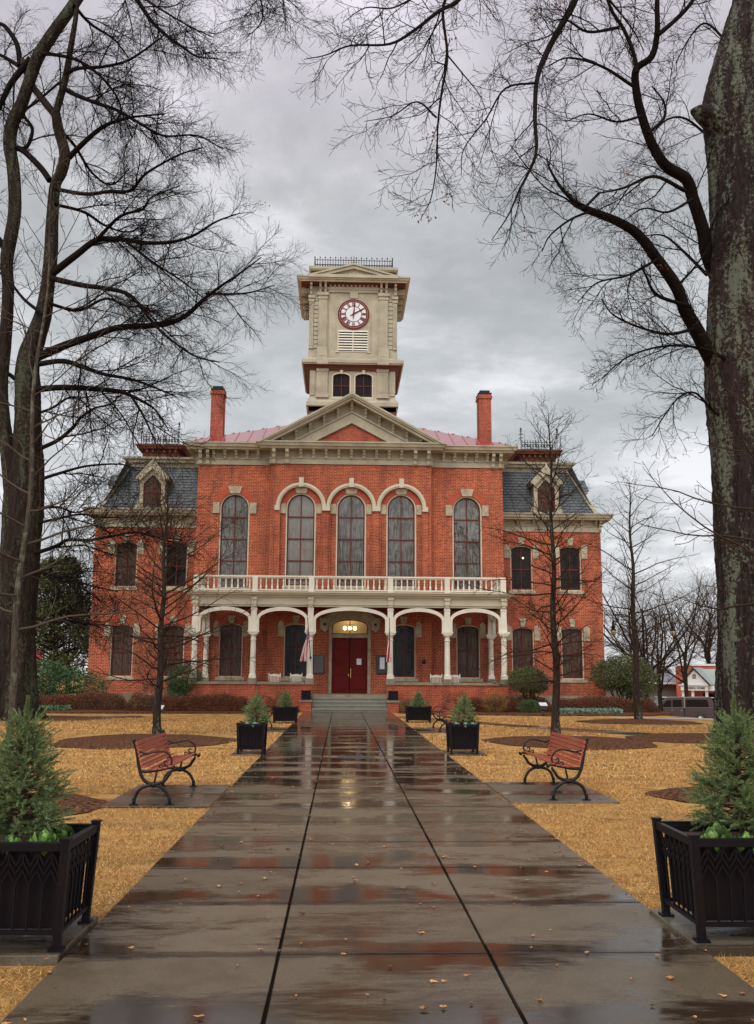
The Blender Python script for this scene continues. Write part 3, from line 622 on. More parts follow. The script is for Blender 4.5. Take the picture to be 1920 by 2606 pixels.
# ---- wings: cornice, mansard, dormers, belvedere ----
for s in (-1,1):
    pth=[(12.45,57),(12.45,47),(7.33,47)] if s>0 else [(-7.33,47),(-12.45,47),(-12.45,57)]
    b=MB(); b.sweep(pth,[(0,8.62),(.05,8.62),(.05,8.86),(.09,8.88),(.09,8.92),(.02,8.94),(.02,9.2),(0,9.2)])
    b.sweep(pth,[(0,9.18),(.42,9.18),(.44,9.26),(.50,9.28),(.54,9.42),(.58,9.43),(.58,9.48),(0,9.48)])
    co=P_(b,'wing_cornice','cream')
    for x in (7.55,8.3,9.1,9.9,10.7,11.5,12.2,12.42):
        b=MB(); bracket(b,s*x,46.98,9.18,.12,.24 if x<12.3 else .5,.28); P_(b,'bracket','cream',co)
    # mansard
    X=lambda v:s*v
    yb,yt,zb,zt=46.75,47.9,9.46,11.92; xb,xt=12.2,11.05
    b=MB(); V=[(X(7.3),yb,zb),(X(xb),yb,zb),(X(xb),56.8,zb),(X(7.3),yt,zt),(X(xt),yt,zt),(X(xt),55.6,zt)]
    b.add(V,[(0,1,4,3),(1,2,5,4)])
    # slate courses: thin overlapping rows, each slate a small board
    rows=16
    for k in range(rows):
        t0,t1=k/rows,(k+1.06)/rows
        za,zc_=zb+(zt-zb)*t0,zb+(zt-zb)*t1; ya,yc=yb+(yt-yb)*t0,yb+(yt-yb)*t1; xe=xb+(xt-xb)*t0
        x=7.32+(k%2)*.12
        while x<xe-.04:
            x2=min(x+.235,xe); o=.014+random.random()*.012
            b.hexa([(X(x),ya-.03-o,za),(X(x2-.012),ya-.03-o,za),(X(x2-.012),ya,za),(X(x),ya,za),(X(x),yc-.012,zc_),(X(x2-.012),yc-.012,zc_),(X(x2-.012),yc,zc_),(X(x),yc,zc_)]); x+=.24
        y=yb+.1
        while y<56:
            b.hexa([(X(xe+.03),y,za),(X(xe+.03),y+.228,za),(X(xe),y+.228,za),(X(xe),y,za),(X(xe-(xb-xt)/rows+.012),y,zc_),(X(xe-(xb-xt)/rows+.012),y+.228,zc_),(X(xe-(xb-xt)/rows),y+.228,zc_),(X(xe-(xb-xt)/rows),y,zc_)]); y+=.24
    P_(b,'mansard_roof','slate')
    b=MB(); b.bar((X(xb+.02),yb-.02,zb),(X(xt+.02),yt-.02,zt),.17,.17,up=(0,1,0)); b.box(*sorted((X(7.3),X(xb+.1))),yb-.1,yb+.1,zb,zb+.05); P_(b,'hip_board','cream')
    pth=[(11.05,55.6),(11.05,47.9),(7.33,47.9)] if s>0 else [(-7.33,47.9),(-11.05,47.9),(-11.05,55.6)]
    b=MB(); b.sweep(pth,[(-.1,11.80),(.08,11.80),(.10,11.98),(.25,12.03),(.27,12.14),(.38,12.18),(.40,12.28),(-.1,12.30)]); P_(b,'upper_cornice','cream')
    b=MB(); b.add([(X(7.3),47.8,12.29),(X(11.1),47.8,12.29),(X(11.1),55.7,12.29),(X(7.3),55.7,12.29)],[(0,1,2,3)]); P_(b,'flat_roof','roof_red')
    # dormer
    dx=s*9.72; y=46.72
    gab=[(dx-.80,11.08),(dx-.80,10.95),(dx-.62,10.95),(dx-.62,10.85),(dx,11.50),(dx+.62,10.85),(dx+.62,10.95),(dx+.80,10.95),(dx+.80,11.08),(dx,11.98)]
    b=MB(); b.plate([gab],y-.16,y+.9)
    opening=[(dx-.44,9.56),(dx+.44,9.56),(dx+.44,10.72),(dx+.22,11.0),(dx,11.2),(dx-.22,11.0),(dx-.44,10.72)]
    b.plate([[(dx-.66,9.5),(dx+.66,9.5),(dx+.62,9.9),(dx+.62,10.9),(dx,11.55),(dx-.62,10.9),(dx-.62,9.9)],opening],y,y+.12)
    for q in (-1,1):
        b.plate([[(dx+q*.66,9.5),(dx+q*.82,9.5),(dx+q*.80,9.62),(dx+q*.66,9.95)]],y,y+.1)
        b.box(*sorted((dx+q*.58,dx+q*.62)),y+.12,y+1.1,9.6,10.9)
    b.box(dx-.05,dx+.05,y-.2,y-.1,11.75,12.02)
    do=P_(b,'dormer','cream')
    b=MB(); b.plate([opening],y+.08,y+.1); P_(b,'pane','glass_brown',do)
    b=MB(); b.box(dx-.02,dx+.02,y+.04,y+.08,9.6,11.15); b.box(dx-.42,dx+.42,y+.04,y+.08,10.3,10.35); b.box(dx-.44,dx-.39,y+.03,y+.08,9.56,10.8); b.box(dx+.39,dx+.44,y+.03,y+.08,9.56,10.8); P_(b,'sash','sash',do)
    b=MB(); b.add([(dx-.86,y-.2,11.06),(dx,y-.2,12.02),(dx+.86,y-.2,11.06),(dx-.86,y+1.1,11.06),(dx,y+1.1,12.02),(dx+.86,y+1.1,11.06)],[(0,1,4,3),(1,2,5,4)]); P_(b,'dormer_roof','slate',do)
    # side dormer on the outer slope
    b=MB(); b.box(*sorted((X(11.3),X(12.28))),49.3,50.6,9.6,11.0); b.box(*sorted((X(11.0),X(12.45))),49.15,50.75,11.0,11.12); P_(b,'dormer','cream')
    b=MB(); b.add([(X(12.5),49.1,11.12),(X(12.5),50.8,11.12),(X(12.5),49.95,11.85),(X(11.0),49.1,11.12),(X(11.0),50.8,11.12),(X(11.0),49.95,11.85)],[(0,2,5,3),(1,4,5,2),(0,1,2)]); P_(b,'dormer_roof','slate')
    # belvedere
    b=MB(); b.box(*sorted((X(8.9),X(10.75))),48.9,51,12.29,13.0); P_(b,'belvedere','soffit')
    b=MB(); rp=[(X(8.9),48.9),(X(8.9),51),(X(10.75),51),(X(10.75),48.9)]
    rp=rp if s>0 else rp[::-1]
    b.sweep(rp,[(-.05,12.98),(.22,12.98),(.26,13.08),(.30,13.12),(.30,13.2),(-.05,13.2)],closed=True)
    for k in range(7): xx=8.98+k*.29; b.box(*sorted((X(xx),X(xx+.1))),48.75,48.9,12.8,12.98)
    P_(b,'belvedere_cornice','soffit')
    b=MB(); b.add([(X(8.6),48.6,13.2),(X(11.05),48.6,13.2),(X(11.05),51.3,13.2),(X(8.6),51.3,13.2)],[(0,1,2,3)]); P_(b,'belvedere_roof','roof_red')
    b=MB()
    for zz in (13.25,13.62): b.bar((X(8.95),48.8,zz),(X(10.7),48.8,zz),.025)
    for k in range(13):
        xx=8.95+k*.146; b.bar((X(xx),48.8,13.2),(X(xx),48.8,13.74),.03); 
        if k<12: b.tube([(X(xx+.073)+.05*math.cos(a),48.8,13.44+.08*math.sin(a)) for a in np.linspace(0,2*PI,9)],.016,4)
    for xx in (8.9,10.8):
        b.bar((X(xx),48.8,13.2),(X(xx),48.8,14.25),.035)
        for zz,rr in ((13.85,.10),(14.05,.13),(14.2,.07)): b.bar((X(xx)-rr,48.8,zz),(X(xx)+rr,48.8,zz),.03); b.bar((X(xx)-rr*.6,48.8,zz-.07),(X(xx)+rr*.6,48.8,zz+.07),.02)
        b.lathe([(.01,-.09),(.05,-.03),(.05,.03),(.01,.1)],X(xx),48.8,14.32,8)
    P_(b,'roof_railing','iron_old')
# =====================================================  TOWER
TX=.06
def tb(b,x0,x1,y0,y1,z0,z1): b.box(TX+x0,TX+x1,y0,y1,z0,z1)
y0,y1=50.0,54.9
def sq(hw,yy0=None,yy1=None): 
    yy0=y0 if yy0 is None else yy0; yy1=y1 if yy1 is None else yy1
    return [(TX+hw,yy1),(TX+hw,yy0),(TX-hw,yy0),(TX-hw,yy1)]
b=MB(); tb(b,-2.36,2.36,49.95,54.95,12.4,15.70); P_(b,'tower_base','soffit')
b=MB(); b.sweep(sq(2.33),[(0,15.45),(.05,15.45),(.05,15.70),(.14,15.74),(.14,15.95),(.10,16.0),(.03,16.15),(0,16.3)],closed=True)
wl=[[(TX+c-.45,16.22),(TX+c+.45,16.22)]+arc(TX+c,17.38,.45,0,180,8,.18) for c in (-.60,.60)]
b.plate([rect(TX-2.3,TX+2.3,15.7,18.2)]+wl,50.0,50.2)
tb(b,-2.3,-2.15,50.2,54.9,15.7,18.2); tb(b,2.15,2.3,50.2,54.9,15.7,18.2); tb(b,-2.15,2.15,54.7,54.9,15.7,18.2)
tb(b,-1.22,1.22,49.93,50.0,16.02,16.16)
tw=P_(b,'tower_wall','cream')
for c in (-.6,.6):
    cx_=TX+c; b=MB(); b.plate([[(cx_-.52,16.16),(cx_+.52,16.16)]+arc(cx_,17.38,.52,0,180,8,.25),wl[0 if c<0 else 1]],49.95,50.02); key(b,cx_,17.54,17.74,.12,.18,49.9,50.0)
    f=P_(b,'tower_window','cream_light')
    b=MB(); b.plate([wl[0 if c<0 else 1]],50.12,50.14); P_(b,'pane','glass_dark',f)
    b=MB(); b.box(cx_-.018,cx_+.018,50.07,50.11,16.22,17.54); b.box(cx_-.45,cx_+.45,50.07,50.11,16.88,16.92); b.plate([wl[0 if c<0 else 1],[(cx_-.41,16.26),(cx_+.41,16.26)]+arc(cx_,17.38,.41,0,180,8,.14)],50.06,50.11); P_(b,'sash','sash',f)
def pilaster(x,w,z0,z1,y,flutes=3,d=.1,m='cream'):
    b=MB(); tb(b,x-w/2,x+w/2,y-d,y,z0,z1)
    fw_=w*.82/flutes
    for k in range(flutes+1):
        xx=x-w*.41+k*fw_; tb(b,xx-.022,xx+.022,y-d-.025,y-d,z0+.15,z1-.12)
    return b
for s in (-1,1):
    b=pilaster(s*1.62,.58,16.35,17.72,50.0,4); tb(b,s*1.62-.33,s*1.62+.33,49.86,50,16.2,16.4); tb(b,s*1.62-.33,s*1.62+.33,49.86,50,17.66,17.8); P_(b,'pilaster','cream')
    b=pilaster(s*2.17,.26,16.35,17.72,50.0,2,.05); P_(b,'pilaster','cream')
# mid cornice with painted soffit
b=MB(); b.sweep(sq(2.32),[(0,17.98),(.36,17.98),(.38,18.04),(.42,18.06),(.42,18.22),(.30,18.3),(.10,18.42),(0,18.42)],closed=True)
for s in (-1,1): tb(b,s*1.62-.31,s*1.62+.31,49.53,49.7,17.96,18.27)
P_(b,'tower_ledge','cream')
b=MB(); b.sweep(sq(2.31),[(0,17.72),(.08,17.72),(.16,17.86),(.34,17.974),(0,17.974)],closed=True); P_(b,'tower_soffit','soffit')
# belfry stage
b=MB(); tb(b,-2.40,2.40,50.02,54.9,18.2,22.75)
tb(b,-2.42,2.42,49.96,50.02,18.42,18.78)
tb(b,-1.36,1.36,49.93,50.02,22.17,22.5); tb(b,-1.75,1.75,49.90,50.02,22.3,22.46)
for s in (-1,1): tb(b,s*1.4-.03,s*1.4+.03,49.94,50.02,18.78,22.17)
P_(b,'belfry_wall','cream')
for s in (-1,1):
    b=pilaster(s*1.66,.46,18.95,21.75,50.02,3,.14)
    tb(b,s*1.66-.29,s*1.66+.29,49.82,50.02,18.2,18.95); tb(b,s*1.66-.15,s*1.66+.15,49.80,49.82,18.5,18.54)
    tb(b,s*1.66-.27,s*1.66+.27,49.84,50.02,21.75,21.84); tb(b,s*1.66-.31,s*1.66+.31,49.80,50.02,21.95,22.12); tb(b,s*1.66-.25,s*1.66+.25,49.86,50.02,21.84,21.95)
    P_(b,'pilaster','cream')
    b=pilaster(s*2.28,.22,18.95,21.6,50.02,2,.08); tb(b,s*2.28-.15,s*2.28+.15,49.9,50.02,21.6,21.75); tb(b,s*2.28-.17,s*2.28+.17,49.86,50.02,21.8,21.95); P_(b,'pilaster','cream')
    b=MB()
    for k in range(12): tb(b,s*2.03-.13,s*2.03+.13,49.97,50.02,18.98+k*.245,19.18+k*.245)
    P_(b,'quoins','cream')
# clock
CX,CZ=TX+.02,20.91
def disc(cx,cz,r,y0_,y1_,n=48): b=MB(); b.plate([arc(cx,cz,r,0,360-360/n,n-1)],y0_,y1_); return b
b=MB(); b.plate([[(CX-.93,18.80),(CX+.93,18.80),(CX+.93,20.5)]+arc(CX,CZ,.95,-12,192,30)+[(CX-.93,20.5)]],49.96,50.01); tb(b,-.2,.24,49.92,50.0,21.84,22.17); P_(b,'clock_surround','cream')
b=disc(CX,CZ,.86,49.90,49.96); ck=P_(b,'clock','clock_red')
b=MB(); b.plate([arc(CX,CZ,.68,0,352.5,47),arc(CX,CZ,.46,0,352.5,47)],49.885,49.90); P_(b,'numeral_ring','clock_white',ck)
b=disc(CX,CZ,.42,49.885,49.90); P_(b,'dial','clock_white',ck)
b=MB()
for k in range(60):
    a=2*PI*k/60; b.tube([(CX+.765*math.cos(a),49.888,CZ+.765*math.sin(a)),(CX+.765*math.cos(a),49.90,CZ+.765*math.sin(a))],.016,6)
P_(b,'minute_marks','clock_white',ck)
ROM=['XII','I','II','III','IIII','V','VI','VII','VIII','IX','X','XI']
for h_,rn in enumerate(ROM):
    b=MB(); a=rad(90-30*h_); c_,s_=math.cos(a),math.sin(a)
    wd={'I':.048,'V':.098,'X':.098}; tot=sum(wd[q] for q in rn); xx=-tot/2
    def pt(u,v): # u tangential (clockwise), v radial 0..1
        rr=.465+.205*v; return (CX+c_*rr+s_*u,49.876,CZ+s_*rr-c_*u)
    for q in rn:
        w_=wd[q]
        if q=='I': b.bar(pt(xx+w_/2,0),pt(xx+w_/2,1),.034,.012,up=(0,1,0))
        elif q=='V': b.bar(pt(xx+.012,1),pt(xx+w_/2,0),.038,.012,up=(0,1,0)); b.bar(pt(xx+w_-.012,1),pt(xx+w_/2,0),.022,.011,up=(0,1,0))
        else: b.bar(pt(xx+.012,1),pt(xx+w_-.012,0),.038,.012,up=(0,1,0)); b.bar(pt(xx+w_-.012,1),pt(xx+.012,0),.022,.011,up=(0,1,0))
        xx+=w_
    P_(b,'numeral','clock_red',ck)
def hand(ang,ln,w_,yy,tail):
    a=rad(90-ang); d=np.array([math.cos(a),math.sin(a)]); n_=np.array([-d[1],d[0]]); o_=np.array([CX,CZ])
    L=[o_-d*tail+n_*.012,o_-d*tail-n_*.012,o_-n_*w_*.8,o_+d*ln*.6-n_*w_*.45,o_+d*ln*.72-n_*w_,o_+d*ln,o_+d*ln*.72+n_*w_,o_+d*ln*.6+n_*w_*.45,o_+n_*w_*.8]
    b=MB(); b.plate([[tuple(q) for q in L]],yy,yy+.012); return b
P_(hand(5,.66,.05,49.84,.30),'minute_hand','clock_red',ck); P_(hand(60,.56,.06,49.855,.22),'hour_hand','clock_red',ck)
# louvre
b=MB(); tb(b,-.84,-.78,49.93,49.98,18.80,20.02); tb(b,.78,.84,49.93,49.98,18.80,20.02); tb(b,-.04,.04,49.92,49.98,18.82,20.0); tb(b,-.95,-.75,49.90,49.98,18.74,18.80); tb(b,.75,.95,49.90,49.98,18.74,18.80); tb(b,-.84,.84,49.93,49.98,18.78,18.83)
lv=P_(b,'louvre','cream_light'); b=MB(); tb(b,-.78,.78,49.957,49.972,18.83,20.0); P_(b,'louvre_opening','louvre_dark',lv)
for k in range(8):
    zz=18.87+k*.148; b=MB(); b.hexa([(TX-.78,49.90,zz),(TX+.78,49.90,zz),(TX+.78,49.955,zz+.075),(TX-.78,49.955,zz+.075),(TX-.78,49.90,zz+.02),(TX+.78,49.90,zz+.02),(TX+.78,49.955,zz+.095),(TX-.78,49.955,zz+.095)]); P_(b,'slat','white_paint',lv)
# top cornice
b=MB(); b.sweep(sq(2.42),[(0,22.60),(.5,22.60),(.52,22.68),(.58,22.70),(.62,22.80),(.66,22.82),(.66,22.9),(0,22.95)],closed=True)
b.sweep(sq(2.30),[(0,22.9),(.35,22.9),(.40,23.0),(0,23.02)],closed=True)
tc_=P_(b,'tower_cornice','cream')
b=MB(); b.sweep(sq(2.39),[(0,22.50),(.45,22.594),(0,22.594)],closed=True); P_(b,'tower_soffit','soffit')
for s in (-1,1):
    for dx in (-.14,.14):
        b=MB(); bracket(b,TX+s*1.66+dx,50.0,22.72,.12,.62,.46); P_(b,'bracket','cream',tc_)
    b=MB(); bracket(b,TX+s*2.3,50.0,22.6,.12,.62,.4); P_(b,'bracket','cream',tc_)
    for y in (50.4,50.8,51.8,52.8,53.8,54.4):
        b=MB(); b.box(*sorted((TX+s*2.42,TX+s*2.85)),y-.06,y+.06,22.25,22.6); P_(b,'bracket','cream',tc_)
b=MB()
for k in range(12): tb(b,-1.30+k*.228,-1.19+k*.228,49.82,50.02,22.5,22.72)
P_(b,'dentils','cream_light')
# tower pediments (four sides)
b=MB()
def gband(hw,zb,ap,t,a0,a1): 
    sl=(ap-zb)/hw; return [(-hw,zb),(0,ap),(hw,zb),(hw-t/sl,zb),(0,ap-t),(-hw+t/sl,zb)]
for (t,a,c) in ((.09,49.34,50.2),(.20,49.42,50.2)):
    L=gband(2.48 if t<.1 else 2.36,22.93,23.62 if t<.1 else 23.55,t,0,0); b.plate([[(x+TX,z) for x,z in L]],a,c)
b.plate([[(TX-2.2,22.93),(TX+2.2,22.93),(TX,23.4)]],49.62,50.2)
b.plate([[(TX-2.42,22.78),(TX+2.42,22.78),(TX+2.42,22.95),(TX-2.42,22.95)]],49.32,49.9)
for k in range(-4,5): x=TX+k*.2; hh=.18*(1-abs(k)/5.5)+.03; b.box(x-.045,x+.045,49.56,49.62,22.96,22.96+hh)
for s in (-1,1):
    L=gband(2.3,22.93,23.6,.2,0,0); a,c=sorted((TX+s*2.3,TX+s*3.0)); b.plate([[(x+52.45,z) for x,z in L]],a,c,axis='x')
P_(b,'tower_pediment','cream')
b=MB(); tb(b,-2.3,2.3,50.1,54.8,22.9,23.5); P_(b,'tower_cap','soffit')
b=MB(); b.sweep(sq(2.32,50.0,54.9),[(-.1,23.42),(.04,23.42),(.12,23.5),(.14,23.64),(-.1,23.66)],closed=True); tb(b,-2.3,2.3,50.02,54.88,23.5,23.66); P_(b,'tower_cap_cornice','cream')
b=MB()
for (xa,ya,xb_,yb_) in ((-2.14,50.15,2.14,50.15),(-2.14,54.7,2.14,54.7),(-2.14,50.15,-2.14,54.7),(2.14,50.15,2.14,54.7)):
    for zz in (23.68,23.86,24.12): b.bar((TX+xa,ya,zz),(TX+xb_,yb_,zz),.025)
    n_=30
    for k in range(n_+1):
        x=TX+xa+(xb_-xa)*k/n_; y=ya+(yb_-ya)*k/n_; b.bar((x,y,23.64),(x,y,24.2 if k%2 else 24.26),.028)
        if k%2==0: b.lathe([(.005,-.05),(.045,0),(.005,.05)],x,y,24.27,6)
        if k<n_ and ya==yb_ and ya<51:
            b.tube([(x+.07+.05*math.cos(a),y,23.77+.075*math.sin(a)) for a in np.linspace(0,2*PI,9)],.014,4)
for sx_ in (-2.14,2.14):
    for yy in (50.15,54.7): b.bar((TX+sx_,yy,23.64),(TX+sx_,yy,24.3),.05)
P_(b,'tower_railing','iron')
b=MB(); b.tube([(TX+.02,51,23.66),(TX+.02,51,24.75)],.018,6); b.plate([[(TX-.32,24.0),(TX-.22,24.2),(TX+.0,24.32),(TX+.0,24.2),(TX-.12,24.12),(TX-.3,23.94)]],50.99,51.01); b.bar((TX-.15,51,24.4),(TX+.2,51,24.4),.02); P_(b,'weather_vane','iron')
# =====================================================  PORCH
PY=42.5; COLX=(-6.75,-4.21,-1.73,1.77,4.27,6.77)
b=MB()
for s in (-1,1):
    a,c=sorted((s*1.62,s*6.95)); b.box(a+ (.03 if s<0 else 0),c+(.03 if s<0 else 0)-.03,42.35,42.65,-.1,1.14)
    b.box(*sorted((s*6.95,s*6.65)),42.65,45.4,-.1,1.14)
    b.box(*sorted((s*1.61,s*2.08)),41.35,42.35,-.1,.42)
b.box(-1.6,1.62,42.36,42.6,.0,.60)
P_(b,'porch_wall','brick_porch')
b=MB(); b.box(-6.7,6.7,42.6,45.42,.60,.71); b.box(-1.64,1.66,42.28,42.62,.605,.712); P_(b,'porch_floor','stone_dark')
b=MB()
for (a,c) in ((-6.6,-4.42),(-4.0,-1.95),(1.98,4.06),(4.48,6.6)): b.box(a,c,42.29,42.72,1.14,1.25)
for s in (-1,1): b.box(*sorted((s*6.98,s*6.62)),42.9,45.4,1.14,1.25); b.box(*sorted((s*1.585,s*2.12)),41.3,42.34,.42,.50)
P_(b,'coping','stone_dark')
b=MB()
for k in range(4): b.box(-1.6,1.62,41.4+k*.24,42.36 if k else 42.37,-.05+k*.15,.15*(k+1)+(.0 if k<3 else -.0)+.0)
P_(b,'steps','granite',bevel=.012)
for k in range(4): b=MB(); b.box(-1.59,1.61,41.375+k*.24,41.4+k*.24-.002,.15*(k+1)-.05-(.0),.15*(k+1)+.004); b.box(-1.59,1.61,41.4+k*.24-.002,41.38+(k+1)*.24,.15*(k+1)+.001,.15*(k+1)+.004); P_(b,'step_nosing','granite_pale')  # thin paler layer on each tread and its front edge
def column(x,y,first=True,z0=1.14):
    b=MB(); b.box(x-.19,x+.19,y-.2,y+.22,z0,1.40); c=P_(b,'porch_column','stone_dark') 
    b=MB(); b.box(x-.15,x+.15,y-.15,y+.15,1.40,1.54)
    n_=8
    pr=[(.145,1.54),(.125,1.60),(.118,2.3),(.108,3.02),(.13,3.04),(.13,3.08),(.108,3.10),(.112,3.2),(.165,3.26),(.165,3.30)]
    vs=[];fs=[]
    for r_,z_ in pr:
        for i in range(n_): a=2*PI*(i+.5)/n_; vs.append((x+r_*1.05*math.cos(a),y+r_*1.05*math.sin(a),z_))
    for j in range(len(pr)-1):
        for i in range(n_): fs.append((j*n_+i,j*n_+(i+1)%n_,(j+1)*n_+(i+1)%n_,(j+1)*n_+i))
    b.add(vs,fs); b.box(x-.20,x+.20,y-.17,y+.17,3.30,3.37); b.box(x-.245,x+.245,y-.19,y+.19,3.37,3.45)
    b.hexa([(x-.15,y-.1,3.45),(x+.15,y-.1,3.45),(x+.15,y+.1,3.45),(x-.15,y+.1,3.45),(x-.115,y-.1,4.48),(x+.115,y-.1,4.48),(x+.115,y+.1,4.48),(x-.115,y+.1,4.48)])
    b.box(x-.14,x+.14,y-.12,y+.12,4.36,4.42)
    P_(b,'shaft','white_paint',c)
for x in COLX: column(x,PY)
for s in (-1,1): column(s*6.62,45.22)
def arch(xa,xb,y,y2,name='porch_arch',ax='y'):
    xc=(xa+xb)/2; h=(xb-xa)/2-.23; spz=3.92; ri=.40 if h<1.3 else .42; t=.115
    outer=[(xc-h-.0,3.46),(xc-h,spz)]+arc(xc,spz,h,180,0,18,ri)[1:-1]+[(xc+h,spz),(xc+h,3.46)]
    L=[(xc-h-t,3.46),(xc-h-t,spz+.05)]+arc(xc,spz+.05,h+t,180,0,18,ri+t)[1:-1]+[(xc+h+t,spz+.05),(xc+h+t,3.46)]+outer[::-1]
    b=MB(); b.plate([L],y,y2,axis=ax); P_(b,name,'white_paint')
for a,c in zip(COLX[:-1],COLX[1:]): arch(a,c,42.42,42.58)
for s in (-1,1): arch(42.5,45.3,s*6.76-.07,s*6.76+.07,ax='x')
pp=[(6.92,45.4),(6.92,42.42),(-6.92,42.42),(-6.92,45.4)]
b=MB(); b.sweep(pp,[(-.25,4.50),(0,4.50),(0,4.56),(.02,4.58),(.02,4.90),(-.25,4.90)])
b.sweep(pp,[(-.3,4.90),(.10,4.90),(.13,4.97),(.26,5.0),(.30,5.08),(.34,5.09),(.34,5.14),(-.3,5.16)])
for x in COLX: 
    b.box(x-.11,x+.11,42.28,42.40,4.60,4.90); b.box(x-.13,x+.13,42.24,42.40,4.80,4.90); b.box(x-.09,x+.09,42.32,42.40,4.50,4.62)
P_(b,'porch_cornice','cream_light')
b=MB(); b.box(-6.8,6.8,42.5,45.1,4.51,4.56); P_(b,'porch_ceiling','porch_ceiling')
b=MB(); b.box(-6.9,6.9,42.4,44.99,5.1,5.17); P_(b,'balcony_floor','cream')
b=MB(); b.box(-6.86,6.86,42.44,42.56,5.20,5.26); b.box(-6.88,6.88,42.41,42.59,5.79,5.86); b.box(-6.86,6.86,42.46,42.54,5.74,5.79)
for s in (-1,1): b.box(s*6.77-.05,s*6.77+.05,42.56,45.3,5.20,5.26); b.box(s*6.77-.08,s*6.77+.08,42.59,45.3,5.79,5.86)
for x in (-6.77,-4.19,-1.72,1.77,4.28,6.77):
    ww=.11 if abs(x)<6 else .12; b.box(x-ww,x+ww,42.38,42.62,5.14,5.80); b.box(x-ww-.02,x+ww+.02,42.36,42.64,5.14,5.22)
ba=P_(b,'balustrade','white_paint')
BP=[(.040,0),(.040,.03),(.028,.045),(.046,.10),(.050,.15),(.030,.24),(.022,.27),(.030,.29),(.030,.31),(.022,.33),(.034,.38),(.038,.42),(.024,.49),(.040,.51),(.040,.54)]
b=MB(); b.lathe(BP,0,45,0,10); b0=P_(b,'baluster','white_paint',ba); fst=True
bays=[(-6.65,-4.30,9),(-4.08,-1.83,9),(-1.61,1.66,13),(1.88,4.17,9),(4.39,6.65,9)]
pos=[]
for a,c,n_ in bays: pos+=[(a+(c-a)*(k+.5)/n_,42.5) for k in range(n_)]
for s in (-1,1): pos+=[(s*6.77,42.85+k*.27) for k in range(9)]
for i,(x,y) in enumerate(pos):
    o=b0 if i==0 else b0.copy()
    if i: C.objects.link(o); o.parent=ba
    o.location=(x,y-45,5.225)
for s in (-1,1):
    b=MB(); b.tube([(s*6.93,43.2,4.5),(s*6.93,43.2,.1)],.045,8); P_(b,'downspout','white_paint')
MB.off=(0,0,0)
# pedestal flower boxes by the steps
def small_box():
    r=empty('flower_box',(0,0,0),'small black slatted box on the brick pedestal left of the steps','planter box','boxes on the step pedestals')
    b=MB(); b.box(-.20,.20,-.2,.2,.03,.38); b.build('liner','planter_black',r)
    b=MB()
    for k in range(9): b.box(-.2+k*.048,-.185+k*.048,-.225,-.2,.03,.38)
    b.box(-.22,.22,-.235,-.2,.36,.40); b.box(-.22,.22,-.235,-.2,.0,.03); b.box(-.22,-.2,-.2,.2,.36,.4); b.box(.2,.22,-.2,.2,.36,.4); b.build('rails','iron',r); return r
fb=small_box(); fb.location=(BX-1.85,41.9,.50)
f2=copy_tree(fb); f2.location=(BX+1.87,41.9,.50); f2['label']='small black slatted box on the brick pedestal right of the steps'
# flags
def flag(x,s,lbl,wide,lean):
    base=np.array([x,42.32,2.28]); tip=base+np.array([-.14*lean,-.55,1.66])
    r=empty('flag',tuple(base),lbl,'flag','flags on the porch columns')
    b=MB(); b.tube([(0,0,0),tuple(tip-base)],.016,8); b.lathe([(.005,0),(.03,.03),(.005,.07)],*(tip-base)[:2],(tip-base)[2],8); b.build('pole','flag_pole',r)
    b=MB(); b.box(-.04,.04,-.02,.09,-.05,.06); b.build('bracket','flag_pole',r)
    nu,nv=36,26; V=[];uvs=[]
    for j in range(nv+1):
        v=j/nv                       # 1 = top of hoist (near tip)
        h=(tip-base)*(.42+.54*v)
        for i in range(nu+1):
            u=i/nu; drop=1.80*u*(1-.18*(1-v))
            gx=(v-.5)*0; fold=math.sin(v*15+u*2.2)*.055*(.3+u)+math.sin(v*7+1)*.03*u
            pull=1-.80*min(1,u*1.7)*(.98)   # gravity gathers the cloth below the pole
            cx_=(tip-base)*(.42+.54*1.0); px_=cx_*(1-pull)+h*pull if u>0 else h
            V.append((px_[0]-wide*.16*u-s*0+fold*.9+ (v-.6)*wide*u*.35, px_[1]+math.cos(v*15+u)*.05*u, (h[2]*(pull)+cx_[2]*(1-pull))-drop*(.98)-(1-v)*.12*u))
            uvs.append((u,v))
    id_=np.arange((nu+1)*(nv+1)).reshape(nv+1,nu+1); F=np.stack([id_[:-1,:-1],id_[:-1,1:],id_[1:,1:],id_[1:,:-1]],-1).reshape(-1,4)
    me=raw_mesh('cloth',V,[F]); uvl=me.uv_layers.new(name='UVMap'); uvl.data.foreach_set('uv',np.array(uvs,np.float32)[F.ravel()].ravel())
    o=link_mesh('cloth',me,'flag_cloth',r,True); so=o.modifiers.new('t','SOLIDIFY'); so.thickness=.004
flag(BX-1.70,1,'striped flag with starry blue canton hanging beside the porch column left of the door',.9,1.0)
flag(BX+1.74,1,'furled striped flag hanging on the porch column right of the door',.25,.35)
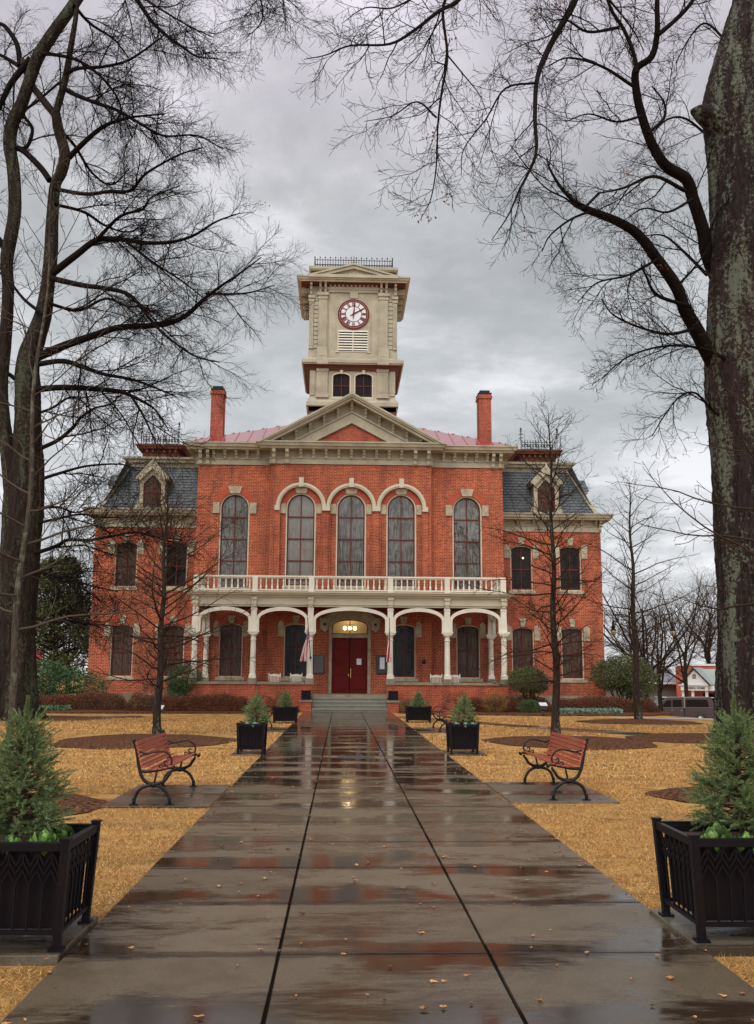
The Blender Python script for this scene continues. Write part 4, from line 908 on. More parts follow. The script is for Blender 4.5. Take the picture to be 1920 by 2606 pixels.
# rocking chairs
def rocker():
    r=empty('rocking_chair',(0,0,0),'x','chair','white rocking chairs on the porch')
    b=MB(); b.box(-.26,.26,-.24,.24,.40,.44); b.build('seat','white_paint',r,bevel=.01)
    b=MB()
    for s in (-1,1): b.lathe([(.022,0),(.022,.5),(.03,.52),(.022,.55),(.022,.62),(.028,.65),(.028,.70),(.012,.73),(.02,.75),(.005,.78)],s*.25,-.22,.40,8)
    for z0,z1 in ((.98,1.08),(.55,.59)): b.box(-.23,.23,-.235,-.205,z0,z1)
    b.plate([[(-.23,1.06),(.23,1.06),(.12,1.10),(0,1.12),(-.12,1.10)]],-.235,-.205)
    for k in range(7): x=-.18+k*.06; b.box(x-.014,x+.014,-.23,-.21,.59,.98)
    b.build('backrest','white_paint',r)
    for s in (-1,1):
        b=MB(); b.tube([(s*.25,-.42,.10),(s*.25,-.3,.03),(s*.25,-.05,.0),(s*.25,.2,.02),(s*.25,.38,.08)],.02,6); b.build('rocker','white_paint',r)
        b=MB(); b.box(s*.25-.035,s*.25+.035,-.24,.26,.62,.645); b.bar((s*.25,.2,.02),(s*.25,.2,.62),.04); b.bar((s*.25,-.2,.02),(s*.25,-.22,.42),.04); b.build('armrest','white_paint',r)
    return r
rk=rocker()
for i,(x,l) in enumerate(((-3.27,'white rocking chair on the porch, leftmost of the four'),(-2.33,'white rocking chair in front of the window left of the door'),(3.83,'white rocking chair on the porch left of the fifth column'),(4.62,'white rocking chair on the porch, rightmost of the four'))):
    o=rk if i==0 else copy_tree(rk); o.location=(BX+x,43.3,.725); o.scale=(1,1,.77); o.rotation_euler=(0,0,PI+ (i-1.5)*.05) if False else (0,0,(i-1.5)*.06); o['label']=l
# =====================================================  PLANTERS, SPRUCES
def planter(w,d,h):
    r=empty('planter',(0,0,0),'x','planter','black iron planters along the walk'); hw,hd=w/2,d/2
    for sx_ in (-1,1):
        for sy in (-1,1):
            b=MB(); x,y=sx_*(hw-.022),sy*(hd-.022); b.box(x-.022,x+.022,y-.022,y+.022,.012,h); b.box(x-.04,x+.04,y-.04,y+.04,0,.014); b.box(x-.026,x+.026,y-.026,y+.026,h,h+.012); b.build('post','planter_black',r)
    b=MB(); t=.035; z0,z1=h-.06,h-.01
    b.sweep([(hw-.022,hd-.022),(hw-.022,-hd+.022),(-hw+.022,-hd+.022),(-hw+.022,hd-.022)],[(-.016,z0),(.016,z0),(.016,z1),(-.016,z1)],closed=True); b.build('rim','planter_black',r,bevel=.003)
    b=MB(); b.sweep([(hw-.022,hd-.022),(hw-.022,-hd+.022),(-hw+.022,-hd+.022),(-hw+.022,hd-.022)],[(-.012,.085),(.012,.085),(.012,.11),(-.012,.11)],closed=True); b.build('lower_rail','planter_black',r)
    def panel(L,make):
        b=MB(); n=max(6,int(L/.072)); st=L/n
        for k in range(n+1):
            u=-L/2+k*st; b.bar(make(u,.11),make(u,h-.24),.011)
            if k<n:   # interlaced lancet heads
                for q in (0,1,2):
                    z_=h-.24+q*.05
                    b.bar(make(u,z_),make(u+st/2,z_+.075),.009); b.bar(make(u+st,z_),make(u+st/2,z_+.075),.009)
                b.bar(make(u+st/2,h-.12),make(u+st/2,h-.06),.009)
        b.build('panel','planter_black',r)
    panel(d-.10,lambda u,z:(hw-.022,u,z)); panel(d-.10,lambda u,z:(-hw+.022,u,z)); panel(w-.10,lambda u,z:(u,-hd+.022,z)); panel(w-.10,lambda u,z:(u,hd-.022,z))
    b=MB(); m=.06; b.box(-hw+m,hw-m,-hd+m,-hd+m+.012,.12,h-.03); b.box(-hw+m,hw-m,hd-m-.012,hd-m,.12,h-.03); b.box(-hw+m,-hw+m+.012,-hd+m+.012,hd-m-.012,.12,h-.03); b.box(hw-m-.012,hw-m,-hd+m+.012,hd-m-.012,.12,h-.03); b.box(-hw+m,hw-m,-hd+m,hd-m,.108,.12)
    b.build('liner','planter_black',r)
    b=MB(); b.box(-hw+m+.012,hw-m-.012,-hd+m+.012,hd-m-.012,.3,h-.07); b.build('soil','soil',r)
    for ch in r.children:      # the boxes flare a little toward the rim
        for v in ch.data.vertices: f=1+.10*v.co.z/h; v.co.x*=f; v.co.y*=f
    return r
def cards(n,P,D,L,W,roll=None,tip=False):
    """n thin leaf quads/triangles: base P, dir D, length L, width W"""
    D=D/np.linalg.norm(D,axis=1)[:,None]; R=rng.normal(size=(n,3)); U=np.cross(D,R); U/=np.linalg.norm(U,axis=1)[:,None]+1e-9
    L=np.asarray(L).reshape(-1,1); W=np.asarray(W).reshape(-1,1)
    if tip:
        V=np.stack([P-U*W/2,P+U*W/2,P+D*L],1).reshape(-1,3); return V,np.arange(3*n).reshape(n,3)
    V=np.stack([P,P+D*L*.5-U*W/2,P+D*L,P+D*L*.5+U*W/2],1).reshape(-1,3); return V,np.arange(4*n).reshape(n,4)
def spruce_parts(H,R0,nsh,nn,nl,nw,seed,leader=.16):
    g=np.random.default_rng(seed); P=[];D=[];LL=[]; stems=Tubes()
    stems.add(np.array([[0,0,-.02],[.01,0,H*.5],[0,.01,H*.9]]),np.array([.018,.012,.005]),5)
    for i in range(nsh):
        t=(i+.5)/nsh; t=t**1.15; z=.10+t*(H-leader-.11); rr=R0*min(1,(1.03-t))**.80*(.66+.5*g.random())*(.62+.38*min(1,t/.16))
        a=i*2.39996+g.normal()*.3; el=-.05+.75*t+g.normal()*.16
        ns=int(2+5*rr/R0)
        # branch from stem to outer shell
        b0=np.array([0,0,z-.02]); b1=np.array([math.cos(a)*rr,math.sin(a)*rr,z+math.sin(el)*rr*.55])
        stems.add(np.array([b0,(b0+b1)/2+[0,0,-.01],b1]),np.array([.006,.004,.002]),3)
        for k in range(ns):
            f=.45+.55*(k+g.random())/ns; p0=b0+(b1-b0)*f; sl=(.065+.075*g.random())*(1.15 if k==ns-1 else 1)*(H/.8)
            da=a+g.normal()*.75*(1-.6*(k==ns-1)); de=el+.1+g.normal()*.35
            d=np.array([math.cos(da)*math.cos(de),math.sin(da)*math.cos(de),math.sin(de)])
            m=int(nn*(.7+.6*g.random())); q=g.random(m)[:,None]; rn=g.normal(size=(m,3)); rn-=(rn@d)[:,None]*d; rn/=np.linalg.norm(rn,axis=1)[:,None]
            P.append(p0+d*sl*q); D.append(rn+d*(.55+.9*q)); LL.append(nl*(.8+.4*g.random(m))*(1-.35*q[:,0]))
    m=int(nn*5); q=g.random(m)[:,None]; rn=g.normal(size=(m,3)); rn[:,2]=0; rn/=np.linalg.norm(rn,axis=1)[:,None]
    lp=np.array([0,0,H-leader])+np.array([0,0,leader])*q; ld_=rn+np.array([0,0,1.0])*(.5+.6*q)
    P=np.concatenate(P);D=np.concatenate(D);LL=np.concatenate(LL)
    V,F=cards(len(P),P,D,LL,np.full(len(P),nw),tip=True)
    V2,F2=cards(m,lp,ld_,np.full(m,nl),np.full(m,nw),tip=True)
    return stems,(V,F),(V2,F2)
class Tubes:
    def __init__(s): s.c=[]
    def add(s,P,R,k): s.c.append((np.asarray(P,float),np.asarray(R,float),k))
    def mesh(s,name):
        gr={}
        for P,R,k in s.c: gr.setdefault((len(P),k),[]).append((P,R))
        VV=[];FF=[];base=0
        for (n,k),L in gr.items():
            P=np.stack([a for a,_ in L]); R=np.stack([b for _,b in L]); m=len(L)
            T=np.gradient(P,axis=1); T/=np.linalg.norm(T,axis=2,keepdims=True)+1e-9
            mt=P[:,-1]-P[:,0]; ref=np.where(np.abs(mt[:,2:3])>.8*np.linalg.norm(mt,axis=1,keepdims=True),np.array([[1.,0,0]]),np.array([[0,0,1.]]))[:,None,:]
            U=np.cross(T,np.broadcast_to(ref,T.shape)); U/=np.linalg.norm(U,axis=2,keepdims=True)+1e-6; W=np.cross(T,U)
            a=2*PI*np.arange(k)/k
            V=P[:,:,None,:]+R[:,:,None,None]*(np.cos(a)[None,None,:,None]*U[:,:,None,:]+np.sin(a)[None,None,:,None]*W[:,:,None,:])
            VV.append(V.reshape(-1,3)); i=np.arange(m*n*k).reshape(m,n,k)+base
            a0=i[:,:-1,:]; a1=np.roll(i,-1,axis=2)[:,:-1,:]; b1=np.roll(i,-1,axis=2)[:,1:,:]; b0=i[:,1:,:]
            FF.append(np.stack([a0,a1,b1,b0],-1).reshape(-1,4)); base+=m*n*k
        return raw_mesh(name,np.concatenate(VV),[np.concatenate(FF)])
def spruce(H,R0,nsh,nn,nl,nw,seed,label):
    r=empty('spruce',(0,0,0),label,'spruce','dwarf spruces in the planters')
    st,(V,F),(V2,F2)=spruce_parts(H,R0,nsh,nn,nl,nw,seed)
    link_mesh('stem',st.mesh('stem'),'wood_stem',r); link_mesh('foliage',raw_mesh('foliage',V,[F]),'needles',r); link_mesh('leader',raw_mesh('leader',V2,[F2]),'needle_tip',r); return r
def leafy(n,R,h,lsize,m,seed):
    g=np.random.default_rng(seed); b=MB(); r=empty('leafy_plant',(0,0,0),'x','plant','leafy plants in the planters')
    for i in range(n):
        a=i*2.4+g.normal()*.3; t=i/n; el=rad(75*(1-t)+8); rr=R*(.25+.75*t); L=lsize*(.8+.4*g.random())
        c=np.array([math.cos(a)*rr*.55,math.sin(a)*rr*.55,h*(1-t)*.6+.01]); d=np.array([math.cos(a)*math.cos(el),math.sin(a)*math.cos(el),math.sin(el)]); u=np.array([-math.sin(a),math.cos(a),0]); nn=np.cross(u,d)
        pts=[c,c+d*L*.4-u*L*.33-nn*.01,c+d*L*.85-u*L*.28-nn*.02,c+d*L-nn*.035*1,c+d*L*.85+u*L*.28-nn*.02,c+d*L*.4+u*L*.33-nn*.01,c+d*L*.5+nn*.012]
        b.add(pts,[(0,1,6),(1,2,6),(2,3,6),(3,4,6),(4,5,6),(5,0,6)],True)
    b.build('leaves',m,r); return r
# near pair
pl1=planter(.62,.67,.60); pl1.location=(-1.87,6.13,.055); pl1['label']='large black planter with a spruce, nearest on the left of the walk'
# planter tops differ in size
def place_planter(w,d,h,x,y,z,l):
    p=planter(w,d,h); p.location=(x,y,z); p['label']=l; return p
place_planter(.66,.67,.60,2.455,6.26,.055,'large black planter with a spruce, nearest on the right of the walk')
place_planter(.52,.66,.60,-1.775,20.0,.02,'black planter left of the walk, just behind the left bench')
place_planter(.56,.66,.60,2.51,20.2,.02,'black planter right of the walk, just behind the right bench')
place_planter(.74,.6,.54,-1.79,32.1,0,'wide black planter left of the walk nearest the steps')
place_planter(.78,.6,.54,2.62,33.0,0,'wide black planter right of the walk nearest the steps')
sp=spruce(.88,.265,190,105,.022,.0040,3,'bushy green spruce in the large planter nearest on the left of the walk'); sp.location=(-1.93,6.13,.57)
sp=spruce(.90,.30,205,105,.022,.0040,9,'bushy green spruce in the large planter nearest on the right of the walk'); sp.location=(2.54,6.24,.57)
for (x,y,z,H,R,sd,l) in ((-1.70,20,.53,.74,.28,11,'small spruce in the black planter behind the left bench'),(2.55,20.2,.53,.74,.30,12,'small spruce in the black planter behind the right bench'),(-1.79,32.1,.46,.66,.24,13,'small spruce in the wide planter left of the steps'),(2.62,33,.46,.68,.25,14,'small spruce in the wide planter right of the steps')):
    o=spruce(H,R,110,34,.028,.007,sd,l); o.location=(x,y,z)
lf=leafy(46,.13,.12,.062,'cabbage',1); lf.location=(-1.72,5.92,.55); lf['label']='bright green leafy plant in the near left planter, right front corner'
def addleaf(x,y,z,l,s=1,m=None,rz=0):
    o=copy_tree(lf); o.location=(x,y,z); o.scale=(s,s,s); o.rotation_euler=(0,0,rz); o['label']=l
    return o
addleaf(-2.10,5.90,.55,'bright green leafy plant at the left front of the near left planter',.95,rz=1)
addleaf(-1.90,5.90,.55,'small green leafy plant in the middle of the near left planter front',.8,rz=2)
addleaf(-1.70,6.28,.55,'green leafy plant at the back right of the near left planter',.8,rz=4)
addleaf(2.31,6.05,.55,'bright green leafy plant in the near right planter, left corner',1.1,rz=3)
addleaf(2.47,6.0,.55,'small green leafy plant in the near right planter front',.8,rz=5)
addleaf(2.70,6.02,.55,'green leafy plant right of the spruce stem in the near right planter',.95,rz=.5)
lf2=leafy(20,.10,.08,.07,'frosted_leaf',4); lf2.location=(-1.86,19.75,.52); lf2['label']='pale frosted plant at the left front of the middle left planter'
for x,y,z,l in ((-1.70,19.74,.52,'pale frosted plant at the right front of the middle left planter'),(2.36,19.95,.52,'pale frosted plant at the left front of the middle right planter'),(2.55,19.93,.52,'pale frosted plant in the centre front of the middle right planter'),(2.7,19.97,.52,'pale frosted plant at the right front of the middle right planter')):
    o=copy_tree(lf2); o.location=(x,y,z); o['label']=l; o.rotation_euler=(0,0,x*3)
# =====================================================  BENCHES
def bench():
    r=empty('park_bench',(0,0,0),'x','bench','park benches facing the walk'); L=1.93
    def P2(px,py): return ((px-515)/1520,(1590-py)/1520)
    def curve(pts,y,rs,b,k=8):
        q=smooth_path([P2(*p) for p in pts],5); n=len(q); r_=np.interp(np.linspace(0,1,n),np.linspace(0,1,len(rs)),rs)
        b.tube([(a,y,c) for a,c in q],list(r_),k)
    for y in (0,L):
        b=MB()
        curve([(190,1575),(205,1480),(240,1370),(330,1280),(470,1235),(560,1235),(660,1265),(760,1340),(820,1440),(840,1575)],y,[.016,.019,.021,.02,.024,.024,.02,.021,.019,.016],b)
        for px in (190,840): a,_=P2(px,0); b.box(a-.05,a+.05,y-.028,y+.028,0,.014); b.lathe([(.022,0),(.024,.03),(.019,.05),(.025,.06),(.02,.075)],a,y,.012,8)
        curve([(860,960),(840,1010),(790,1080),(740,1150),(640,1200),(520,1215),(420,1190),(340,1120),(290,1020),(255,900),(225,750),(195,600),(155,450),(140,430)],y,[.014,.018,.02,.02,.022,.024,.022,.021,.021,.021,.020,.020,.022,.026],b)
        b.lathe([(.001,-.028),(.022,-.015),(.028,0),(.022,.015),(.001,.028)],P2(148,435)[0],y,P2(148,435)[1],8)
        curve([(270,985),(420,990),(600,965),(780,930),(900,920)],y,[.018,.02,.02,.018,.016],b); curve([(590,985),(545,1210)],y,[.013,.013],b)
        curve([(930,900),(945,925),(925,950),(900,940)],y,[.016,.02,.02,.014],b); b.tube([(P2(540,1228)[0],y-.03,P2(0,1228)[1]),(P2(540,1228)[0],y+.03,P2(0,1228)[1])],.034,10)
        b.build('end_frame','bench_iron',r)
        b=MB()
        curve([(230,630),(300,650),(400,672),(540,640),(690,630),(790,680),(850,770),(850,850),(800,885),(730,870),(715,820),(750,800),(775,825)],y,[.010,.011,.012,.012,.012,.012,.012,.012,.011,.010,.009,.008,.009],b,6)
        curve([(800,885),(720,900),(660,870),(630,885),(640,925),(665,915)],y,[.010,.009,.008,.008,.008,.009],b,6); curve([(250,740),(290,705),(400,672)],y,[.009,.009,.009],b,6)
        b.build('armrest','bench_iron',r)
    A=np.array(P2(185,455)); B=np.array(P2(318,935)); d=(B-A)/np.linalg.norm(B-A); n_=np.array([-d[1],d[0]])*-1
    for k in range(6):
        c=A+(B-A)*(k+.42)/6; w=.0245
        p=[c-d*w/1.0*.9,c+d*w*.9]; q=np.array([abs(n_[0]),0 if n_[0]==0 else n_[1]*np.sign(n_[0])])*.011
        b=MB(); pts=[p[0]-q,p[0]+q,p[1]+q,p[1]-q]; b.hexa([(x,-.02,z) for x,z in pts]+[(x,L+.02,z) for x,z in pts]); b.build('back_slat','bench_wood',r,bevel=.004)
    for k in range(6):
        x=P2(360,0)[0]+k*.062; z=.425+.03*(k/5)**2+(.02 if k==0 else 0)-.012*math.sin(k/5*PI)
        b=MB(); b.hexa([(x-.026,-.02,z-.010),(x+.026,-.02,z-.010+.004),(x+.026,L+.02,z-.006),(x-.026,L+.02,z-.010),(x-.026,-.02,z+.010),(x+.026,-.02,z+.014),(x+.026,L+.02,z+.014),(x-.026,L+.02,z+.010)]); b.build('seat_slat','bench_wood',r,bevel=.004)
    return r
bn=bench(); bn.location=(-2.27,12.16,.022); bn['label']='red slatted bench with black iron ends on the pad left of the walk'
o=copy_tree(bn); o.location=(2.95,12.66+1.93,.022); o.rotation_euler=(0,0,PI); o['label']='red slatted bench with black iron ends on the pad right of the walk'
o=copy_tree(bn); o.location=(-2.25,27.35,.022); o['label']='distant red bench almost hidden behind the left planter'
o=copy_tree(bn); o.location=(3.0,29.4,.022); o.rotation_euler=(0,0,PI); o['label']='distant red bench half hidden behind the right planter'
# drain plate in the walk
b=MB(); b.box(-.05,.66,18.75,19.2,.030,.036); tag(b.build('drain_cover','iron_old'),'rectangular metal cover set in the middle of the walk','drain cover')
# =====================================================  TREES
def frame(d):
    d=d/ (np.linalg.norm(d)+1e-9); a=np.array([0,0,1.]) if abs(d[2])<.9 else np.array([1.,0,0]); u=np.cross(d,a); u/=np.linalg.norm(u); return d,u,np.cross(u,d)
def chain(p,d,L,n,wig,up,g):
    P=[p]; s=L/(n-1); d=d/np.linalg.norm(d)
    for i in range(n-1):
        d=d+g.normal(size=3)*wig+np.array([0,0,up]); d/=np.linalg.norm(d); p=p+d*s; P.append(p)
    return np.array(P)
def sprout(T,P,R,lvl,g,cfg):
    """grow side branches on a centre line P with radii R"""
    if lvl>=len(cfg): return
    sp_,lf_,ang,n,wig,up,k=cfg[lvl]
    seg=np.linalg.norm(np.diff(P,axis=0),axis=1); cum=np.concatenate([[0],np.cumsum(seg)]); tot=cum[-1]
    s=sp_*(.5+g.random())*(1.0 if lvl else 1); az=g.random()*6.28
    while s<tot*.98:
        i=min(np.searchsorted(cum,s)-1,len(seg)-1); f=(s-cum[i])/seg[i]; p=P[i]+(P[i+1]-P[i])*f; r=R[i]+(R[i+1]-R[i])*f
        d,u,v=frame(P[i+1]-P[i]); az+=2.4+g.normal()*.5; a=ang*(.75+.5*g.random())
        dd=d*math.cos(a)+(u*math.cos(az)+v*math.sin(az))*math.sin(a)
        L=lf_*(.55+.8*g.random())*(1-.45*s/tot); rr=min(r*.62,max(.0065,L*.012))
        Q=chain(p,dd,L,n,wig,up,g); rs=np.linspace(rr,max(.0042,rr*.35),n); T.add(Q,rs,k); sprout(T,Q,rs,lvl+1,g,cfg)
        s+=sp_*(.6+.8*g.random())
def limb(pts,Y0,Y1,rs,n=5,jit=.0):
    Ys=np.linspace(Y0,Y1,len(pts)); W=np.array([at(px,py,y) for (px,py),y in zip(pts,Ys)]); 
    W=smooth_path(W,n); R=np.interp(np.linspace(0,1,len(W)),np.linspace(0,1,len(rs)),rs); 
    D=W[:,1]/FPX; return W,R*D
from mathutils import noise as mnoise
def trunk_mesh(W,R,k=28,rough=.05,seed=1,flare=None,furrow=0):
    if furrow:
        m_=int(len(W)*4); t0=np.linspace(0,1,len(W)); t1=np.linspace(0,1,m_)**1.0; W=np.stack([np.interp(t1,t0,W[:,q]) for q in range(3)],1); R=np.interp(t1,t0,R); k=96
    g=np.random.default_rng(seed); n=len(W); T=np.gradient(W,axis=0); T/=np.linalg.norm(T,axis=1)[:,None]; V=[]
    ph=g.random(6)*6.28
    for i in range(n):
        u=np.cross(T[i],[0,1,0]); u/=np.linalg.norm(u); v=np.cross(T[i],u)
        for j in range(k):
            a=2*PI*j/k; z=W[i][2]
            q=1+rough*(math.sin(3*a+ph[0]+z*.35)+.7*math.sin(5*a+ph[1]-z*.5)+.5*math.sin(9*a+ph[2]+z*.9)+.35*math.sin(14*a+z*1.7))+rough*.35*g.normal()
            if furrow:
                px_,py_=math.cos(a)*R[i],math.sin(a)*R[i]; nz=1-abs(mnoise.noise(Vector((px_*9,py_*9,z*1.1))))*2; nz2=mnoise.noise(Vector((px_*2.2,py_*2.2,z*.35+seed))); nz3=1-abs(mnoise.noise(Vector((px_*22,py_*22,z*3.5))))*2
                q+=(furrow*(nz*.6+nz3*.25)+.10*nz2)/max(R[i],.3)*(.5 if R[i]<.4 else 1)
            if flare: q*=1+flare*math.exp(-max(0,z)/.55)*(1+.35*math.sin(4*a+ph[3]))
            V.append(W[i]+R[i]*q*(math.cos(a)*u+math.sin(a)*v))
    i=np.arange(n*k).reshape(n,k); F=np.stack([i[:-1],np.roll(i,-1,1)[:-1],np.roll(i,-1,1)[1:],i[1:]],-1).reshape(-1,4)
    return np.array(V),F
def join(L):
    VV=[];FF=[];b=0
    for V,F in L: VV.append(V); FF.append(F+b); b+=len(V)
    return np.concatenate(VV),[np.concatenate(FF)]
def big_tree(name,label,base,trunks,limbs,cfg,bk,tw,seed,group=None,leaves=None):
    r=empty(name,tuple(base),label,'tree',group); g=np.random.default_rng(seed); o=np.array(base); L=[]; T=Tubes()
    for W,R,fl in trunks: V,F=trunk_mesh(W,R,30,.03,seed,fl,furrow=.045 if max(R)>.35 else .018); L.append((V-o,F))
    V,F=join(L); link_mesh('trunk',raw_mesh('trunk',V,F),bk,r,True)
    tips=[]
    for W,R,dens in limbs:
        if dens<0: continue
        LT=Tubes(); 
        Wj=W+0
        T.add(Wj-o,R,8); c=[list(q) for q in cfg]; c[0][0]=c[0][0]/dens
        sprout(T,(Wj-o)[len(Wj)//8:],R[len(Wj)//8:],0,g,c)
        tips.append(Wj[-1]-o)
    me=T.mesh('crown'); link_mesh('crown',me,tw,r,True)
    if leaves:
        n=leaves*14; P=[]
        for q in range(leaves):
            c=T.c[int(g.integers(len(T.c)))][0][-1]; P.append(c+g.normal(size=(14,3))*.09)
        P=np.concatenate(P); V,F=cards(len(P),P,g.normal(size=(len(P),3))+[0,0,-1.],np.full(len(P),.07),np.full(len(P),.035))
        link_mesh('dead_leaves',raw_mesh('dead_leaves',V,[F]),'dead_leaf',r)
    return r
# ---- left oak (two leaders) ----
YB=33.5
A_=limb([(34,1850),(36,1780),(44,1600),(55,1400),(66,1250),(74,1120),(72,1000),(72,918),(107,809),(118,743),(128,656),(134,546),(141,472),(158,437),(166,393),(150,328),(143,288)],YB,31.5,[56,50,46,46,44,36,32,28,22,18,18,15,14,14,14,13,11])
A2=limb([(143,288),(168,197),(179,131),(188,79),(196,20),(205,-120)],31.5,31,[9,9,8,7,6,4])
A3=limb([(146,300),(109,253),(83,219),(66,180),(57,150)],31.5,32,[9,9,9,8,6])
B_=limb([(58,1400),(42,1290),(26,1180),(12,1080),(6,979),(14,860),(20,743),(17,656),(37,546),(35,437),(26,371),(33,315),(57,262),(79,197),(100,140),(144,74),(188,13),(240,-70),(280,-180)],33,31,[26,24,20,17,15,15,15,17,16,16,16,16,15,15,16,15,14,12,8])
LM=[]
def lm(pts,y0,y1,r0,r1,d=1.0): W,R=limb(pts,y0,y1,[r0,(r0+r1)/2,r1]); LM.append((W,R,d))
lm([(141,481),(219,494),(280,487),(332,485),(363,450),(393,428),(459,393),(516,376)],31.5,29,6,2)
lm([(175,402),(214,363),(262,323),(306,306),(345,297),(420,290)],31.5,30,8,2)
lm([(158,222),(190,240),(245,262),(297,280),(350,310),(415,345),(503,345),(568,380)],31.5,28,7,1.5)
lm([(135,695),(197,647),(245,612),(297,608),(372,618),(437,616),(494,599),(551,564),(612,542)],32,29,10,1.5)
lm([(245,612),(306,551),(363,533),(385,503),(459,472)],31,29,5,1.5)
lm([(323,616),(385,664),(459,712),(516,756)],30.5,28,4,1.5)
lm([(95,909),(166,879),(245,852),(306,833),(415,826),(472,804),(516,765),(560,730),(612,695),(665,655)],32.5,29,12,1.5)
lm([(525,747),(621,747),(700,726)],29.7,28.5,4,1.2)
lm([(130,708),(210,726),(271,734),(332,752),(380,809),(420,852),(494,905),(560,922)],32,28,8,1.5)
lm([(172,185),(200,174),(262,170),(328,153),(393,109),(420,87)],31,29,6,1.5)
lm([(205,-120),(300,-80),(350,0),(385,52),(420,87),(463,118),(503,144),(555,149)],31,27,9,1.5)
lm([(350,-20),(393,13),(481,66),(546,96)],28.5,26,4,1.3)
lm([(98,140),(130,138),(197,153),(254,192),(297,245),(315,297),(337,350)],31.5,29,6,1.5)
lm([(95,991),(161,986),(241,990),(302,996),(334,1007),(375,1028),(399,1047),(430,1095)],32.5,30,9,1.5,1.0)
lm([(334,1007),(362,1052),(385,1100),(405,1150)],30.5,30,4,1.2,.7)
lm([(95,927),(161,919),(214,935),(268,953),(334,965),(399,988),(450,1010)],32.5,30,8,1.5)
lm([(100,1143),(150,1119),(187,1087),(206,1063),(241,1039),(281,1028),(310,1002)],32.5,31,6,1.5)
lm([(100,1221),(160,1202),(222,1186),(300,1181),(340,1190)],32.5,30,5,1.2,.8)
lm([(100,1293),(150,1291),(193,1304),(241,1288)],32.5,31,4,1.2,.8)
lm([(98,1331),(160,1317),(206,1309),(268,1317),(348,1315)],32.5,30,4,1.2,1.2)
lm([(90,1408),(144,1390),(174,1374),(235,1374),(342,1355),(399,1366),(470,1375)],32.5,29,6,1.2,1.3)
lm([(90,1457),(118,1459),(171,1474),(236,1491),(300,1506)],32.5,30,4,1.2,1.2)
lm([(86,1570),(140,1583),(185,1580),(235,1588),(300,1594)],33,30,4,1.2,1.1)
lm([(66,180),(20,150),(-40,120)],32,33,7,3); lm([(79,149),(30,210),(5,260),(-30,330)],31.5,32,10,6)
lm([(52,166),(44,114),(20,75),(0,60),(-60,50)],32,32,8,4); lm([(44,380),(70,372),(83,328),(61,288),(100,254),(162,201)],32,31.5,6,3,.8)
lm([(127,459),(105,428),(66,389),(44,376)],31.5,32,9,7,.6); lm([(20,640),(-40,560),(-80,480)],33,33,10,4); lm([(110,800),(60,760),(10,700),(-40,690)],32,33,5,2)
lm([(150,328),(190,370),(235,440),(285,470),(330,430)],31.5,34,5,1.5); lm([(140,520),(215,540),(270,575),(330,590),(380,560)],31.8,35,5,1.3); lm([(118,770),(200,790),(270,760),(330,780),(390,775)],32,35,5,1.3)
lm([(75,1000),(20,950),(-40,930)],32.5,33,7,3); lm([(72,1060),(130,1040),(190,1010),(250,1060),(300,1100)],32.5,34.5,4,1.2); lm([(188,13),(230,60),(290,100),(330,150)],31,33,5,1.5)
lm([(150,-200),(380,-160),(520,-110),(640,-40),(669,44),(625,100)],31,25,7,1.0,.8); lm([(520,-110),(700,-30),(722,30),(730,62)],27,25,3,1,.7)
CF=[(.34,2.3,.72,8,.12,.0,4),(.15,.95,.66,5,.15,-.02,3),(.085,.42,.6,4,.18,-.02,3)]
big_tree('oak_tree','huge bare forked tree whose limbs reach from the left toward the clock tower',at(34,1832,YB)*[1,1,0],[(A_[0],A_[1],.30),(*A2,None),(*A3,None),(*B_,None)],LM,CF,'bark_dark','twig',21,'large bare trees in front of the courthouse',leaves=26)
# ---- right oak ----
YB=24.6
W,R=limb([(1940,1905),(1940,1800),(1936,1600),(1918,1300),(1903,1000),(1905,800),(1912,550),(1918,400),(1925,200),(1940,0),(1950,-300),(1960,-700)],YB,24,[100,98,100,99,106,104,102,98,84,76,66,40])
W2,R2=limb([(1905,640),(1892,460),(1866,335),(1862,270),(1873,190),(1892,90),(1915,-30)],24.3,24.1,[92,84,72,69,61,50,36],n=4)
W4,R4=limb([(1850,330),(1815,300),(1785,288),(1766,284),(1760,283)],24.0,23.8,[46,36,24,11,1],n=5)
W3,R3=limb([(1886,1900),(1880,1700),(1876,1450),(1864,1200),(1850,1000),(1846,820),(1850,640),(1868,480)],24.1,24.0,[42,34,34,36,38,40,34,20])
LM=[]
lm([(1880,1040),(1832,950),(1803,899),(1771,836),(1743,787),(1722,730),(1673,660),(1624,597),(1568,562),(1504,537),(1469,520)],24.7,22,24,9,1.2)
lm([(1870,800),(1822,700),(1799,640),(1789,583),(1764,506),(1747,456),(1694,421),(1659,365),(1634,295),(1620,232),(1620,176),(1659,144),(1673,84),(1673,0),(1680,-120)],24.7,22,22,6,1.2)
lm([(1620,185),(1614,140),(1589,77),(1554,20),(1530,-60)],22.3,22,7,4); lm([(1673,91),(1729,42),(1764,0),(1790,-60)],22.2,22,7,5)
lm([(1743,485),(1666,449),(1589,478),(1525,492)],23.3,21,6,2); lm([(1525,492),(1480,530),(1440,505),(1380,470),(1300,370)],21,20,4,1.2); lm([(1610,218),(1532,169),(1448,147),(1392,170)],22.4,21,5,1.5); lm([(1575,70),(1497,81),(1441,50),(1400,55)],22,21,5,1.5)
lm([(1650,340),(1690,300),(1690,260),(1660,220)],22.6,23,5,2); lm([(1757,780),(1673,751),(1645,702),(1632,674)],23.2,22,6,2,1.3); lm([(1870,930),(1799,890),(1700,880),(1603,906),(1532,962)],23.8,22,5,1.3,1.2)
